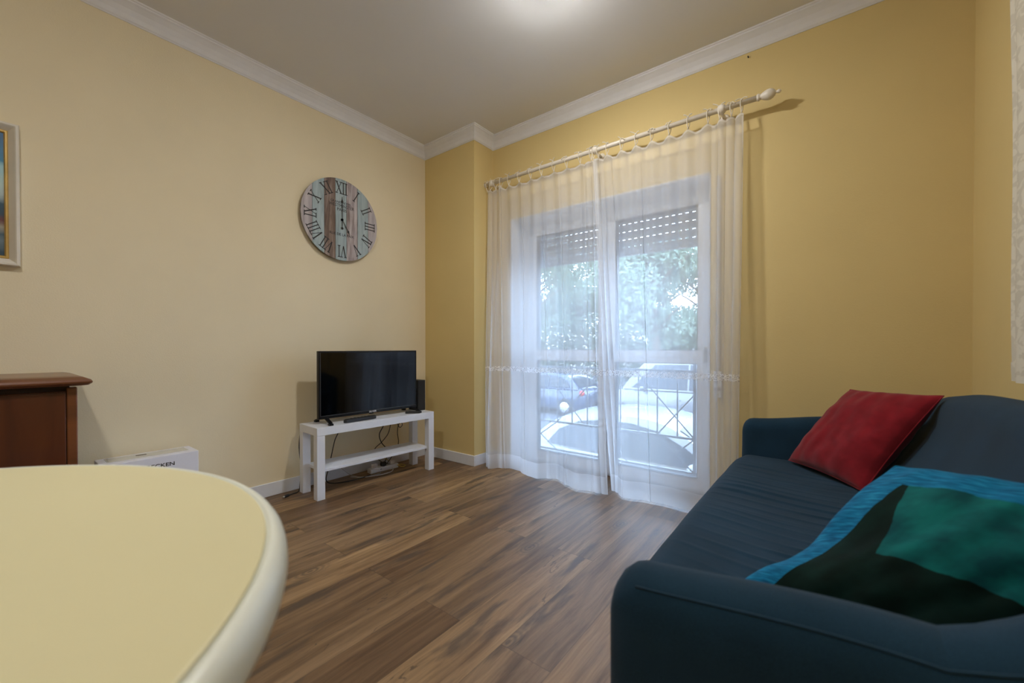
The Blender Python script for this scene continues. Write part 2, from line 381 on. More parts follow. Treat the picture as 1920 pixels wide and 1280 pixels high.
def brocade_mat():
    m, nt, ns, L = new_mat('cream brocade'); out = N(nt, 'ShaderNodeOutputMaterial'); p = N(nt, 'ShaderNodeBsdfPrincipled'); L.new(p.outputs[0], out.inputs[0])
    tc = N(nt, 'ShaderNodeTexCoord'); v = N(nt, 'ShaderNodeTexNoise', i_Scale=26.0, i_Detail=1.0, i_Distortion=1.6); L.new(tc.outputs['Object'], v.inputs['Vector'])
    r = ramp(nt, [(.47, (.56, .51, .40)), (.53, (.66, .61, .49))], v.outputs[0]); L.new(r.outputs[0], p.inputs['Base Color']); p.inputs['Roughness'].default_value = .6
    bp = N(nt, 'ShaderNodeBump', i_Strength=.4, i_Distance=.002); L.new(r.outputs[0], bp.inputs['Height']); L.new(bp.outputs[0], p.inputs['Normal'])
    return m
M['brocade'] = brocade_mat()
def wood_mat(name, a, b, c, axis=2, rough=.3, sc=9):
    m, nt, ns, L = new_mat(name); out = N(nt, 'ShaderNodeOutputMaterial'); p = N(nt, 'ShaderNodeBsdfPrincipled'); L.new(p.outputs[0], out.inputs[0])
    tc = N(nt, 'ShaderNodeTexCoord'); mp = N(nt, 'ShaderNodeMapping'); s = [1, 1, 1]; s[axis] = .12; mp.inputs['Scale'].default_value = s
    L.new(tc.outputs['Object'], mp.inputs[0]); n = N(nt, 'ShaderNodeTexNoise', i_Scale=float(sc), i_Detail=7.0, i_Roughness=.6, i_Distortion=.6); L.new(mp.outputs[0], n.inputs['Vector'])
    r = ramp(nt, [(.3, a), (.52, b), (.75, c)], n.outputs[0]); L.new(r.outputs[0], p.inputs['Base Color']); p.inputs['Roughness'].default_value = rough; p.inputs['Coat Weight'].default_value = .3
    return m
M['cherry'] = wood_mat('dark cherry wood', (.040, .010, .004), (.080, .020, .007), (.11, .032, .011))
M['cherrytop'] = wood_mat('cherry wood top', (.10, .032, .010), (.17, .056, .018), (.22, .078, .026), axis=1, rough=.35)
def plank_mat(name, a, b, c):
    return wood_mat(name, a, b, c, axis=2, rough=.8, sc=30)
PL = [plank_mat('whitewashed pink plank', (.26, .23, .24), (.44, .40, .41), (.54, .50, .51)),
      plank_mat('pale blue plank', (.22, .28, .29), (.34, .42, .44), (.43, .51, .53)),
      plank_mat('worn brown plank', (.07, .045, .035), (.19, .135, .11), (.36, .30, .27)),
      plank_mat('chipped pinkish plank', (.12, .08, .075), (.40, .35, .35), (.56, .52, .52))]
def painting_mat():
    m, nt, ns, L = new_mat('painted seascape'); out = N(nt, 'ShaderNodeOutputMaterial'); p = N(nt, 'ShaderNodeBsdfPrincipled'); L.new(p.outputs[0], out.inputs[0])
    uv = N(nt, 'ShaderNodeUVMap'); uv.uv_map = 'UVMap'; sp = N(nt, 'ShaderNodeSeparateXYZ'); L.new(uv.outputs[0], sp.inputs[0])
    nz = N(nt, 'ShaderNodeTexNoise', i_Scale=9.0, i_Detail=5.0); L.new(uv.outputs[0], nz.inputs['Vector'])
    f = math_n(nt, 'ADD', sp.outputs[1], math_n(nt, 'MULTIPLY', math_n(nt, 'SUBTRACT', nz.outputs[0], .5), .10))
    r = ramp(nt, [(.0, (.03, .07, .11)), (.10, (.14, .20, .24)), (.16, (.05, .10, .15)), (.22, (.35, .33, .27)), (.27, (.12, .03, .04)), (.33, (.03, .06, .09)), (.42, (.02, .07, .12)), (.49, (.40, .50, .52)), (.58, (.45, .60, .60)), (.72, (.30, .55, .62)), (.78, (.02, .20, .38)), (1, (.005, .10, .26))], f)
    L.new(r.outputs[0], p.inputs['Base Color']); p.inputs['Roughness'].default_value = .35
    return m
M['painting'] = painting_mat()

# ------------------------------------------------------------------ room shell
CW, CD, RW, BK, CH, HC = .588, .234, 3.32, -4.6, 2.69, 2.598
OX0, OX1, OZ = .777, 2.27, 1.985          # opening
TH = .37                                   # outer wall thickness
o = struct(MB().box((-.3, BK-.2, -.12), (RW+.3, CD+TH, 0)).build('floor', M['floor'], origin=(0, 0, 0)))
o['label'] = 'brown oak laminate plank floor'
# the floor texture is written for world x shifted by 1.85 (10 planks)
o2 = struct(MB().box((-.3, BK-.2, CH), (RW+.3, CD+TH, CH+.15)).build('ceiling', M['ceiling']))
struct(MB().box((-.25, BK, 0), (0, CD+TH, CH)).build('wall_left', M['walldaylit']))
struct(MB().box((RW, BK, 0), (RW+.25, CD+TH, CH)).build('wall_right', M['wall']))
struct(MB().box((-.25, BK-.2, 0), (RW+.25, BK, CH)).build('wall_back', M['wall']))
struct(MB().box((0, 0, 0), (CW, CD+TH, CH)).build('wall_corner', M['wall']))
w = MB(); w.box((CW, CD, 0), (OX0, CD+TH, CH)); w.box((OX1, CD, 0), (RW, CD+TH, CH)); w.box((OX0, CD, OZ), (OX1, CD+TH, CH))
struct(w.build('wall_window', M['wall']))
# white reveal lining
w = MB(); a = .006
w.prism([(OX0, CD-.001, 0), (OX0+a, CD-.001, 0), (.80, .43, 0), (.80, .60, 0), (OX0, .60, 0)], (0, 0, OZ))
w.prism([(OX1, CD-.001, 0), (OX1, .60, 0), (2.262, .60, 0), (2.262, .43, 0), (OX1-a, CD-.001, 0)], (0, 0, OZ))
w.box((OX0, CD-.001, OZ-a), (OX1, .60, OZ))
struct(w.build('trim_2', M['reveal']))
# cornice: cove profile (distance from wall, height) swept along wall path with mitred corners
prof = [(0, HC), (.004, HC), (.006, HC+.004), (.012, HC+.010), (.02, HC+.03), (.034, HC+.052), (.052, HC+.070), (.060, HC+.076), (.060, HC+.083), (.066, HC+.086), (.068, CH+.001), (0, CH+.001)]
path = [(0, BK, 1, 1), (0, 0, 1, -1), (CW, 0, 1, -1), (CW, CD, 1, -1), (RW, CD, -1, -1), (RW, BK, -1, 1)]
w = MB(); n = len(prof)
for (x, y, sx, sy) in path:
    for d, z in prof: w.v.append(Vector((x+sx*d, y+sy*d, z)))
for i in range(len(path)):
    j = (i+1) % len(path)
    for k in range(n-1):
        w.f.append([i*n+k, j*n+k, j*n+k+1, i*n+k+1]); w.m.append(0)
struct(w.build('trim_1', M['cornice']))
# baseboards
def base(name, a, b):
    w = MB(); w.box(a, b); return struct(w.build(name, M['trimwhite'], bevel=.003))
BH, BT = .085, .012
base('baseboard_left', (0, BK, 0), (BT, -BT, BH))
base('baseboard_corner', (0, -BT, 0), (CW+BT, 0, BH))
base('baseboard_side', (CW, 0, 0), (CW+BT, CD-BT, BH))
base('baseboard_window', (CW, CD-BT, 0), (OX0-.005, CD, BH)); base('baseboard_window_right', (OX1+.005, CD-BT, 0), (RW, CD, BH))
base('baseboard_right', (RW-BT, BK, 0), (RW, CD-BT, BH))

# ------------------------------------------------------------------ balcony door
D0, D1 = .43, .49
door = bpy.data.objects.new('door_1', None); C.objects.link(door); door.location = (1.53, .46, 0); door['o'] = (1.53, .46, 0); door['kind'] = 'structure'
FX0, FX1 = .802, 2.26
w = MB(); w.box((FX0, D0, 0), (FX0+.035, D1, OZ-a)); w.box((FX1-.035, D0, 0), (FX1, D1, OZ-a)); w.box((FX0+.035, D0, OZ-a-.04), (FX1-.035, D1, OZ-a)); w.box((FX0+.035, D0, 0), (FX1-.035, D1, .02))
w.build('frame', M['alu'], door, bevel=.003)
def sash(x0, x1, g0, g1):
    w = MB(); y0, y1 = D0-.012, D1-.012; t = OZ-.05
    w.box((x0, y0, .022), (g0, y1, t)); w.box((g1, y0, .022), (x1, y1, t))
    w.box((g0, y0, .022), (g1, y1, .095)); w.box((g0, y0, .845), (g1, y1, .93)); w.box((g0, y0, 1.87), (g1, y1, t))
    # dark glazing gaskets
    gk = MB()
    for za, zb in ((.095, .845), (.93, 1.87)):
        for q in (((g0, y0+.004, za), (g0+.004, y1-.002, zb)), ((g1-.004, y0+.004, za), (g1, y1-.002, zb)), ((g0+.004, y0+.004, za), (g1-.004, y1-.002, za+.004)), ((g0+.004, y0+.004, zb-.004), (g1-.004, y1-.002, zb))): gk.box(*q)
    s = w.build('sash', M['alu'], door)
    gk.build('gasket', M['gasket'], s)
    MB().box((g0-.005, y0+.026, .09), (g1+.005, y0+.032, .85)).build('lower_pane', M['glass'], s)
    MB().box((g0-.005, y0+.026, .925), (g1+.005, y0+.032, 1.875)).build('upper_pane', M['glass'], s)
    return s
s1 = sash(.84, 1.528, .905, 1.463); s2 = sash(1.532, 2.225, 1.597, 2.158)
h = MB().box((1.545, D0-.022, .88), (1.575, D0-.012, .99)); h.tube([(1.56, D0-.02, .95), (1.56, D0-.05, .95)], .008); h.tube([(1.56, D0-.05, .95), (1.56, D0-.052, .85)], .009)
h.build('door_handle', M['bracket'], s2)
h = MB().tube([(.862, D0-.02, .86), (.862, D0-.02, .95)], .010); h.build('hinge', M['bracket'], s1)
h = MB().tube([(2.205, D0-.02, .86), (2.205, D0-.02, .95)], .010); h.build('hinge', M['bracket'], s2)

# ------------------------------------------------------------------ roller shutter
rs = thing('roller_shutter', (1.53, .56, 1.632), 'grey roller shutter with rows of light slots, half lowered above the balcony door', 'shutter')
w = MB(); z = 1.645; pitch = .0575; gap = .007
x0, x1 = .805, 2.258
first = True
while z < OZ+.02:
    zt = min(z+pitch-gap, OZ-.008)
    if zt-z < .01: break
    w.prism([(x0, .553, z), (x0, .549, (z+zt)/2), (x0, .553, zt), (x0, .561, zt), (x0, .564, (z+zt)/2), (x0, .561, z)], (x1-x0, 0, 0))
    if zt+gap < OZ-.008:
        x = x0
        while x < x1:
            xe = min(x+.024, x1); w.box((x, .554, zt), (xe, .560, zt+gap)); x += .045
    z += pitch
w.build('slat_panel', M['shutter'], rs)
MB().box((x0, .548, 1.632), (x1, .566, 1.645)).build('bottom_bar', M['bracket'], rs, bevel=.002)
for xa, xb in ((.800, .812), (2.250, 2.262)): MB().box((xa, .540, 0.0), (xb, .575, OZ-.008)).build('guide_rail', M['alu'], rs)
# strap winder on the wall at the right of the door
sw = thing('strap_winder', (2.315, CD, .66), 'white shutter strap winder box on wall right of the balcony door', 'winder')
w = MB().box((2.292, CD-.018, .655), (2.337, CD, .81)); w.build('casing', M['trimwhite'], sw, bevel=.004)
MB().box((2.300, CD-.0195, .70), (2.329, CD-.018, .715)).add([], []).build('slot', M['slot'], sw)
MB().box((2.306, CD-.014, .81), (2.324, CD-.011, 1.95)).build('strap', simple('grey strap', (.42, .40, .38), .8), sw)
# nail in the wall
tag(MB().tube([(2.461, CD-.012, 2.573), (2.461, CD+.005, 2.573)], .003).build('nail', M['blackmatte']), 'tiny dark nail in the yellow wall just below the cornice', 'nail')

# ------------------------------------------------------------------ curtain rod
RY, RZ = .134, 2.278
rod = thing('curtain_rod', (1.57, RY, RZ), 'ivory curtain rod with turned finials above the balcony door', 'curtain rod')
MB().tube([(.585, RY, RZ), (1.2, RY, RZ), (2.525, RY, RZ)], .0142, 16).build('rod', M['rodwhite'], rod, smooth=True)
def finial(x, s):
    p = [(.0142, 0), (.017, .002), (.019, .008), (.017, .013), (.013, .018), (.016, .024), (.022, .036), (.026, .048), (.0265, .060), (.023, .072), (.015, .081), (.008, .086), (.0065, .090), (.009, .095), (.010, .101), (.006, .108), (.001, .110)]
    MB().lathe(p, (x, RY, RZ), (s, 0, 0), 20).build('finial', M['rodwhite'], rod, smooth=True)
finial(2.515, 1); 
MB().lathe([(.0125, -.0), (.018, .002), (.020, .010), (.012, .014)], (.590, RY, RZ), (-1, 0, 0), 16).build('finial', M['rodwhite'], rod, smooth=True)
for bx in (.66, 1.575, 2.345):
    w = MB().tube([(bx, CD, RZ-.012), (bx, RY+.01, RZ-.012)], .009, 10); w.lathe([(.026, 0), (.026, .006), (.014, .012)], (bx, CD, RZ-.012), (0, -1, 0), 16)
    w.lathe([(.012, -.02), (.022, -.016), (.026, -.004), (.026, .006), (.020, .018), (.012, .02)], (bx, RY, RZ), (1, 0, 0), 16)
    w.build('bracket', M['rodwhite'], rod, smooth=True)

# ------------------------------------------------------------------ sheer curtains
ZT = 2.222
def curtain(name, xt0, xt1, xb0, xb1, hx, hy, folds, ties, label, seed, nu=260):
    root = thing(name, ((xt0+xt1)/2, RY, RZ), label, 'curtain', 'sheer curtain panels at the balcony door')
    def top_y(u): return RY-.003+.010*math.sin(u*2*PI*9+seed)
    def sag(u):     # scalloped heading between ties
        k = min(abs(u-t) for t in ties) if ties else 0
        return min(k*.55, .022)
    def P(u, z):
        f = (ZT-z)/ZT
        x = lerp(lerp(xt0, xt1, u), lerp(xb0, xb1, u), f)
        yb = interps(x, hx, hy); y = lerp(top_y(u), yb, sm(f)**.9)
        for (uc, wd, am, nf, ph) in folds:
            e = math.exp(-((u-uc)/wd)**2)
            a2 = am*(.55+.45*math.sin(f*2.2+ph))*min(1, .4+f*3)
            y += e*a2*math.sin((u-uc)/wd*PI*nf+ph); x += e*a2*.8*math.sin((u-uc)/wd*PI*nf+ph+1.57+.3*math.sin(f*3))
        y += .005*noise.noise(Vector((u*8+seed, z*.8, seed)))
        return Vector((x, min(y, CD-.020), z))
    def strip(nm, z0, z1, mat, nv, off=0, zf=None, uv=None):
        w = MB()
        def fn(i, j):
            z = lerp(z0, z1, j)
            if zf: z = zf(i, z)
            p = P(i, z); p.y -= off; return p
        w.grid(fn, nu, nv)
        return w.build(nm, mat, root, smooth=True, uvfn=(lambda v: (v.x*1.0, v.z*1.0)) if uv else None)
    hemz = lambda u, z: z
    strip('panel', .115, ZT-.006, M['sheer'], 44, zf=lambda u, z: z-(sag(u)*(z-.115)/(ZT-.115)))
    strip('heading', ZT-.012, ZT, M['hem'], 2, zf=lambda u, z: z-sag(u), off=.0012)
    strip('hem', .008, .118, M['hem'], 6, off=.001)
    strip('embroidered_band', .765, .803, M['vine'], 3, off=.002, uv=True)
    # side hems
    w = MB()
    for (ua, ub) in ((0, .014), (.986, 1)):
        w.grid(lambda i, j: P(lerp(ua, ub, i), lerp(.118, ZT-.02, j))-Vector((0, .0015, 0)), 3, 44)
    w.build('side_hem', M['hem'], root, smooth=True)
    rnd = random.Random(seed)
    for t in ties:
        p = P(t, ZT); x = p.x
        w = MB(); q = .0175
        w.tube(cr([(x, p.y, ZT-.004), (x-.004, RY-q, RZ-.02), (x-.003, RY-q, RZ+.004), (x, RY, RZ+q), (x+.003, RY+q, RZ+.002), (x+.002, RY+.008, RZ-.03), (x, p.y, ZT-.004)], 4), .0028, 6)
        for sgn in (-1, 1):
            l = .014+rnd.random()*.018; dz = rnd.uniform(-.020, .016)
            w.tube(cr([(x, RY-.010, RZ+q-.003), (x+sgn*l*.5, RY-.019, RZ+q+.002+dz*.4), (x+sgn*l, RY-.022, RZ+q+dz)], 4), [.0028]*8+[.0036], 6)
        w.ball((x, RY-.013, RZ+q-.004), .0055, 8)
        w.build('tie', M['cord'], root, smooth=True)
    return root
hx1 = [.70, .738, .80, .876, .96, 1.03, 1.097, 1.171, 1.23, 1.288, 1.35, 1.404, 1.512, 1.594, 1.711]
hy1 = [.04, .0, .07, .110, .10, .06, .040, .028, .08, .110, .08, .042, .0, .028, .039]
hx2 = [1.66, 1.715, 1.813, 1.939, 2.053, 2.168, 2.26, 2.34, 2.44]
hy2 = [.10, .135, .052, .085, .097, .084, .07, .09, .07]
curtain('sheer_curtain', .615, 1.585, .675, 1.715, hx1, hy1,
        [(.04, .05, .018, 2, .4), (.145, .012, .010, 1, 1.2), (.36, .010, .007, 1, .3), (.56, .010, .007, 1, 2.), (.70, .012, .006, 1, .2), (.95, .045, .018, 2, 1.0)],
        [.0, .035, .085, .15, .23, .33, .44, .54, .65, .76, .87, .96], 'white sheer curtain panel on the left, nearest the corner column', 3)
curtain('sheer_curtain', 1.565, 2.455, 1.70, 2.445, hx2, hy2,
        [(.03, .04, .016, 2, .6), (.14, .012, .008, 1, .6), (.36, .010, .005, 1, .3), (.845, .03, .018, 1.5, .0), (.95, .05, .022, 2, 1.4)],
        [.0, .035, .11, .22, .33, .44, .56, .68, .80, .87, .93, .985], 'white sheer curtain panel on the right, nearest the sofa', 11)

# ------------------------------------------------------------------ curtain on the right wall
bc = thing('brocade_curtain', (3.27, -1.0, 2.45), 'heavy cream brocade curtain on the right wall above the sofa', 'curtain')
def bfn(i, j):
    y = lerp(-.462-.062*(1-j)**3, -1.55, i); z = lerp(.85, 2.44, j)
    x = 3.262+.014*math.sin(i*2*PI*8)+.004*math.sin(z*5)
    return Vector((x, y, z))
MB().grid(bfn, 120, 30).build('panel', M['brocade'], bc, smooth=True)
MB().grid(lambda i, j: bfn(i, j*.035)-Vector((.002, 0, 0)), 120, 2).build('hem', M['brocade'], bc, smooth=True)
rod2 = thing('curtain_rod', (3.255, -1.0, 2.47), 'ivory rod above the cream brocade curtain on the right wall', 'curtain rod')
MB().tube([(3.255, -.40, 2.47), (3.255, -1.62, 2.47)], .012, 12).build('rod', M['rodwhite'], rod2, smooth=True)
for yy in (-.45, -1.56): MB().tube([(RW, yy, 2.47), (3.255, yy, 2.47)], .008, 8).build('bracket', M['rodwhite'], rod2)

# ------------------------------------------------------------------ wall clock
CY, CZ, CRD = -.803, 1.872, .292
clk = thing('wall_clock', (0, CY, CZ), 'round shabby-chic plank wall clock with black roman numerals above the television', 'clock')
XF = .034
ed = [-.292, -.214, -.130, -.048, .037, .125, .213, .292]; mi = [0, 1, 2, 1, 3, 1, 0]
w = MB()
for k in range(7):
    a0 = ed[k]+(.0012 if k else 0); a1 = ed[k+1]-(.0012 if k < 6 else 0)
    ys = [lerp(a0, a1, i/10) for i in range(11)]
    hh = lambda y: math.sqrt(max(CRD**2-y*y, 0))
    poly = [(XF-.010, CY+y, CZ-hh(y)) for y in ys] + [(XF-.010, CY+y, CZ+hh(y)) for y in reversed(ys)]
    w.prism(poly, (.010, 0, 0), k)
w.build('face', [PL[i] for i in mi], clk)
MB().lathe([(CRD-.006, 0), (CRD-.003, .002), (CRD-.003, .012)], (XF-.022, CY, CZ), (1, 0, 0), 64).build('backing', M['ink'], clk)
MB().box((0, CY-.05, CZ-.06), (XF-.021, CY+.05, CZ+.06)).build('movement', M['blackmatte'], clk)
def stroke(w, a, b, t):
    a, b = Vector(a), Vector(b); d = (b-a).normalized(); nn = Vector((-d.y, d.x))*t/2
    w.append([a-nn, b-nn, b+nn, a+nn])
def numeral(s, ang):
    """strokes in a local 2-D frame (x right, y outward), then rotated clockwise by ang"""
    W = {'I': .022, 'V': .044, 'X': .046}; H = .080; tot = sum(W[c] for c in s); x = -tot/2; Q = []
    for c in s:
        wd = W[c]
        if c == 'I':
            stroke(Q, (x+wd/2, -H/2), (x+wd/2, H/2), .0066)
            for e in (-1, 1): stroke(Q, (x+wd/2-.010, e*H/2), (x+wd/2+.010, e*H/2), .0055)
        elif c == 'V':
            stroke(Q, (x+.006, H/2), (x+wd/2, -H/2), .0080); stroke(Q, (x+wd-.006, H/2), (x+wd/2, -H/2), .0038)
            for q in (x+.006, x+wd-.0080): stroke(Q, (q-.009, H/2), (q+.009, H/2), .0055)
        else:
            stroke(Q, (x+.006, H/2), (x+wd-.006, -H/2), .0080); stroke(Q, (x+wd-.006, H/2), (x+.006, -H/2), .0038)
            for q in (x+.006, x+wd-.0080):
                for e in (-1, 1): stroke(Q, (q-.009, e*H/2), (q+.009, e*H/2), .0055)
        x += wd
    w = MB(); r = .228
    for q in Q:
        P = []
        for p in q:
            px, py = p.x, p.y+r
            P.append((XF, CY+px*math.cos(ang)+py*math.sin(ang), CZ-px*math.sin(ang)+py*math.cos(ang)))
        w.prism(P, (.0008, 0, 0))
    w.build('numeral', M['ink'], clk)
for k, s in enumerate(['XII', 'I', 'II', 'III', 'IV', 'V', 'VI', 'VII', 'VIII', 'IX', 'X', 'XI']): numeral(s, k*PI/6)
def clock_text(s, size, dy, dz, sx=1):
    X = Matrix.Translation((XF+.0006, CY+dy, CZ+dz)) @ Matrix(((0, 0, 1, 0), (1, 0, 0, 0), (0, 1, 0, 0), (0, 0, 0, 1)))
    text(s, size, X, 'lettering', M['ink'], clk, sx=sx)
clock_text('GRAND HOTEL', .023, -.005, .122); clock_text('WESTMINSTER', .032, 0, .098, .92); clock_text('PARIS', .030, 0, .070); clock_text('RUE DE LA PAIX', .026, 0, -.108)
def hand(name, L, ang, tail=.0):
    w = MB(); d = Vector((0, math.sin(ang), math.cos(ang))); n = Vector((0, math.cos(ang), -math.sin(ang))); c = Vector((XF+.006, CY, CZ))
    pts = [(-tail, .002), (L*.72, .0028), (L*.78, .009), (L*.84, .005), (L*.90, .0022), (L, .0008)]
    w.prism([c+d*a+n*b for a, b in pts]+[c+d*a-n*b for a, b in reversed(pts)], (.0012, 0, 0))
    if tail: w.lathe([(.009, 0), (.009, .0014)], c-d*tail, (1, 0, 0), 12)
    w.lathe([(.009, -.004), (.009, .002)], c, (1, 0, 0), 12)
    w.build(name, M['ink'], clk)
hand('minute_hand', .165, 0, .062); hand('hour_hand', .115, R(149), .0)

# ------------------------------------------------------------------ picture on the left wall
pic = thing('framed_picture', (0, -2.70, 1.61), 'seascape painting in a deep off-white frame with gilt slip, cut by the left edge', 'picture')
Y0, Y1, Z0, Z1 = -3.10, -2.295, 1.302, 1.915
def frame(name, y0, y1, z0, z1, pr, mat):
    """pr: (inset, x) profile from the outer edge inwards"""
    w = MB(); n = len(pr)
    for (cy, cz, sy, sz) in ((y0, z0, 1, 1), (y1, z0, -1, 1), (y1, z1, -1, -1), (y0, z1, 1, -1)):
        for d, x in pr: w.v.append(Vector((x, cy+sy*d, cz+sz*d)))
    for i in range(4):
        j = (i+1) % 4
        for k in range(n-1): w.f.append([i*n+k, j*n+k, j*n+k+1, i*n+k+1]); w.m.append(0)
    return w.build(name, mat, pic)
frame('outer_frame', Y0, Y1, Z0, Z1, [(0, .001), (0, .030), (.003, .036), (.010, .037), (.014, .034), (.030, .016), (.032, .014), (.032, .001)], M['framewhite'])
frame('gilt_slip', Y0+.031, Y1-.031, Z0+.031, Z1-.031, [(0, .004), (0, .016), (.003, .018), (.008, .018), (.012, .013), (.012, .004)], M['gold'])
MB().box((.003, Y0+.042, Z0+.042), (.010, Y1-.042, Z1-.042)).build('canvas', M['painting'], pic, uvfn=lambda v: ((v.y-Y0)/(Y1-Y0), (v.z-Z0-.06)/(Z1-Z0-.12)))

# ------------------------------------------------------------------ sideboard at the left wall
cb = thing('cabinet', (.22, -2.75, 0), 'dark cherry wood cabinet with moulded top against the left wall', 'cabinet')
cx, cyr = .42, -2.165
w = MB().box((.015, -3.30, .06), (cx-.012, cyr-.004, .775)); w.build('carcass', M['cherry'], cb, bevel=.003)
w = MB(); w.box((cx-.03, cyr-.03, 0), (cx, cyr, .79)); w.box((cx-.03, -3.306, 0), (cx, -3.276, .79)); w.box((cx-.03, -3.276, 0), (cx-.004, cyr-.03, .07)); w.build('corner_post', M['cherrytop'], cb, bevel=.004)
w = MB(); 
for ya, yb in ((-3.274, -2.728), (-2.724, cyr-.032)):
    d = MB().box((cx-.013, ya, .08), (cx, yb, .770)).build('door', M['cherry'], cb, bevel=.003)
    kk = yb-.04 if ya < -3 else ya+.04
    MB().lathe([(.006, 0), (.006, .01), (.013, .016), (.014, .024), (.008, .028)], (cx, kk, .45), (1, 0, 0), 16).build('knob', M['gold'], d, smooth=True)
w = MB()
pr = [(0, .0), (.010, .0), (.034, .003), (.044, .012), (.045, .018), (.040, .026), (.020, .036), (.0, .040)]
def topfn():
    w = MB(); z0 = .795
    x0, x1, y0, y1 = .0015, cx-.005, -3.30, cyr-.005
    for d, z in pr:
        for (x, y) in ((x0, y0-d), (x1+d*.85, y0-d), (x1+d, y0-d*.85), (x1+d, y1+d*.85), (x1+d*.85, y1+d), (x0, y1+d)):
            w.v.append(Vector((x, y, z0+z)))
    n = 6
    for k in range(len(pr)-1):
        for i in range(n): w.f.append([k*n+i, k*n+(i+1) % n, (k+1)*n+(i+1) % n, (k+1)*n+i]); w.m.append(0)
    w.f += [list(range(n))[::-1], list(range((len(pr)-1)*n, len(pr)*n))]; w.m += [0, 0]
    return w
topfn().build('top', M['cherrytop'], cb)
MB().box((.016, -3.298, .775), (cx-.025, cyr-.02, .796)).build('recess', M['slot'], cb)

# ------------------------------------------------------------------ white carton
bx = thing('carton', (.12, -1.88, 0), 'flat white product carton standing behind the round table against the left wall', 'box')
XA, XB, YA, YB, ZB = .035, .200, -2.075, -1.706, .408
w = MB().box((XA, YA, 0), (XB, YB, ZB)); w.build('body', M['card'], bx, bevel=.003)
MB().box((XA+.022, YA+.03, ZB), (XB-.045, YB-.03, ZB+.0012)).build('tape', M['cardtape'], bx)
MB().box((XA+.05, -1.935, ZB+.0012), (XA+.065, -1.895, ZB+.002)).build('handle_slot', M['slot'], bx)
MB().box((XA+.02, YA+.035, ZB+.0012), (XB-.05, YA+.042, ZB+.002)).build('tape_edge', M['bracket'], bx)
X = Matrix.Translation((XB+.0006, -1.86, .362)) @ Matrix(((0, 0, 1, 0), (1, 0, 0, 0), (0, 1, 0, 0), (0, 0, 0, 1)))
text('BECKEN', .026, X, 'lettering', M['ink'], bx, bold=.0004, sx=1.15)

# ------------------------------------------------------------------ TV bench
BX, BY, BR = .1272, -.2298, -.0572
BM_ = Matrix.Translation((BX, BY, 0)) @ Matrix.Rotation(BR, 4, 'Z')
def T(p): return BM_ @ Vector(p)
bo = BM_ @ Vector((.13, -.45, 0))
tb = thing('tv_bench', bo, 'white low TV bench with thick top and lower shelf by the left wall', 'tv bench')
MB().box((0, -.9, .40), (.26, 0, .45), X=BM_).build('top', M['lack'], tb, bevel=.0015)
MB().box((.012, -.86, .165), (.235, -.04, .183), X=BM_).build('shelf', M['lack'], tb, bevel=.001)
for lx in (0, .21):
    for ly in (-.9, -.05):
        MB().box((lx, ly, 0), (lx+.05, ly+.05, .3995), X=BM_).build('leg', M['lack'], tb, bevel=.0015)

# ------------------------------------------------------------------ television
tx = .125   # depth on bench (local)
tv = thing('television', T((tx, -.45, .45)), 'black flat television on splayed feet standing on the white bench', 'television')
TL, TR_, TZ0, TZ1 = -.838, -.078, .482, .926
MB().box((tx-.012, TL, TZ0), (tx+.018, TR_, TZ1), X=BM_).build('casing', M['black'], tv, bevel=.003)
MB().box((tx-.045, TL+.12, TZ0+.04), (tx-.012, TR_-.12, TZ1-.10), X=BM_).build('back_housing', M['blackmatte'], tv, bevel=.01)
MB().box((tx+.0182, TL+.014, TZ0+.022), (tx+.0190, TR_-.012, TZ1-.012), X=BM_).build('screen', M['screen'], tv)
w = MB()
w.box((tx+.018, TL+.011, TZ0+.018), (tx+.0188, TR_-.009, TZ0+.0215), X=BM_); w.box((tx+.018, TL+.0105, TZ0+.018), (tx+.0188, TL+.0135, TZ1-.010), X=BM_)
w.build('bezel_line', simple('grey bezel line', (.06, .06, .065), .3), tv)
for y in (TL+.05, TR_-.05):
    s = -1 if y < -.45 else 1
    w = MB()
    for dx in (-.10, .105):
        w.prism([T((tx+.0, y-.012, .488)), T((tx+.0, y+.012, .488)), T((tx+dx, y+.012+s*.012, .4595)), T((tx+dx, y-.012+s*.012, .4595))], (0, 0, .008))
        w.prism([T((tx+dx-.012, y-.013+s*.012, .4505)), T((tx+dx+.012, y-.013+s*.012, .4505)), T((tx+dx+.012, y+.013+s*.012, .4505)), T((tx+dx-.012, y+.013+s*.012, .4505))], (0, 0, .012))
    w.build('foot', M['black'], tv)
X = BM_ @ Matrix.Translation((tx+.0186, -.455, TZ0+.0105)) @ Matrix(((0, 0, 1, 0), (1, 0, 0, 0), (0, 1, 0, 0), (0, 0, 0, 1)))
text('SILVER', .0165, X, 'lettering', M['silverink'], tv, bold=.0003, sx=1.2)
MB().box((tx+.0, -.475, TZ0-.006), (tx+.012, -.445, TZ0+.001), X=BM_).build('sensor', M['black'], tv)

# speaker behind the television
sp = thing('speaker', T((.04, .0, .45)), 'small black speaker box behind the right end of the television', 'speaker')
MB().box((.020, -.066, .4505), (.146, .004, .690), X=BM_).build('cabinet', M['blackmatte'], sp, bevel=.003)
MB().box((.146, -.061, .457), (.1485, -.001, .684), X=BM_).build('grille', simple('speaker cloth', (.02, .02, .021), .95, bump=.4), sp)
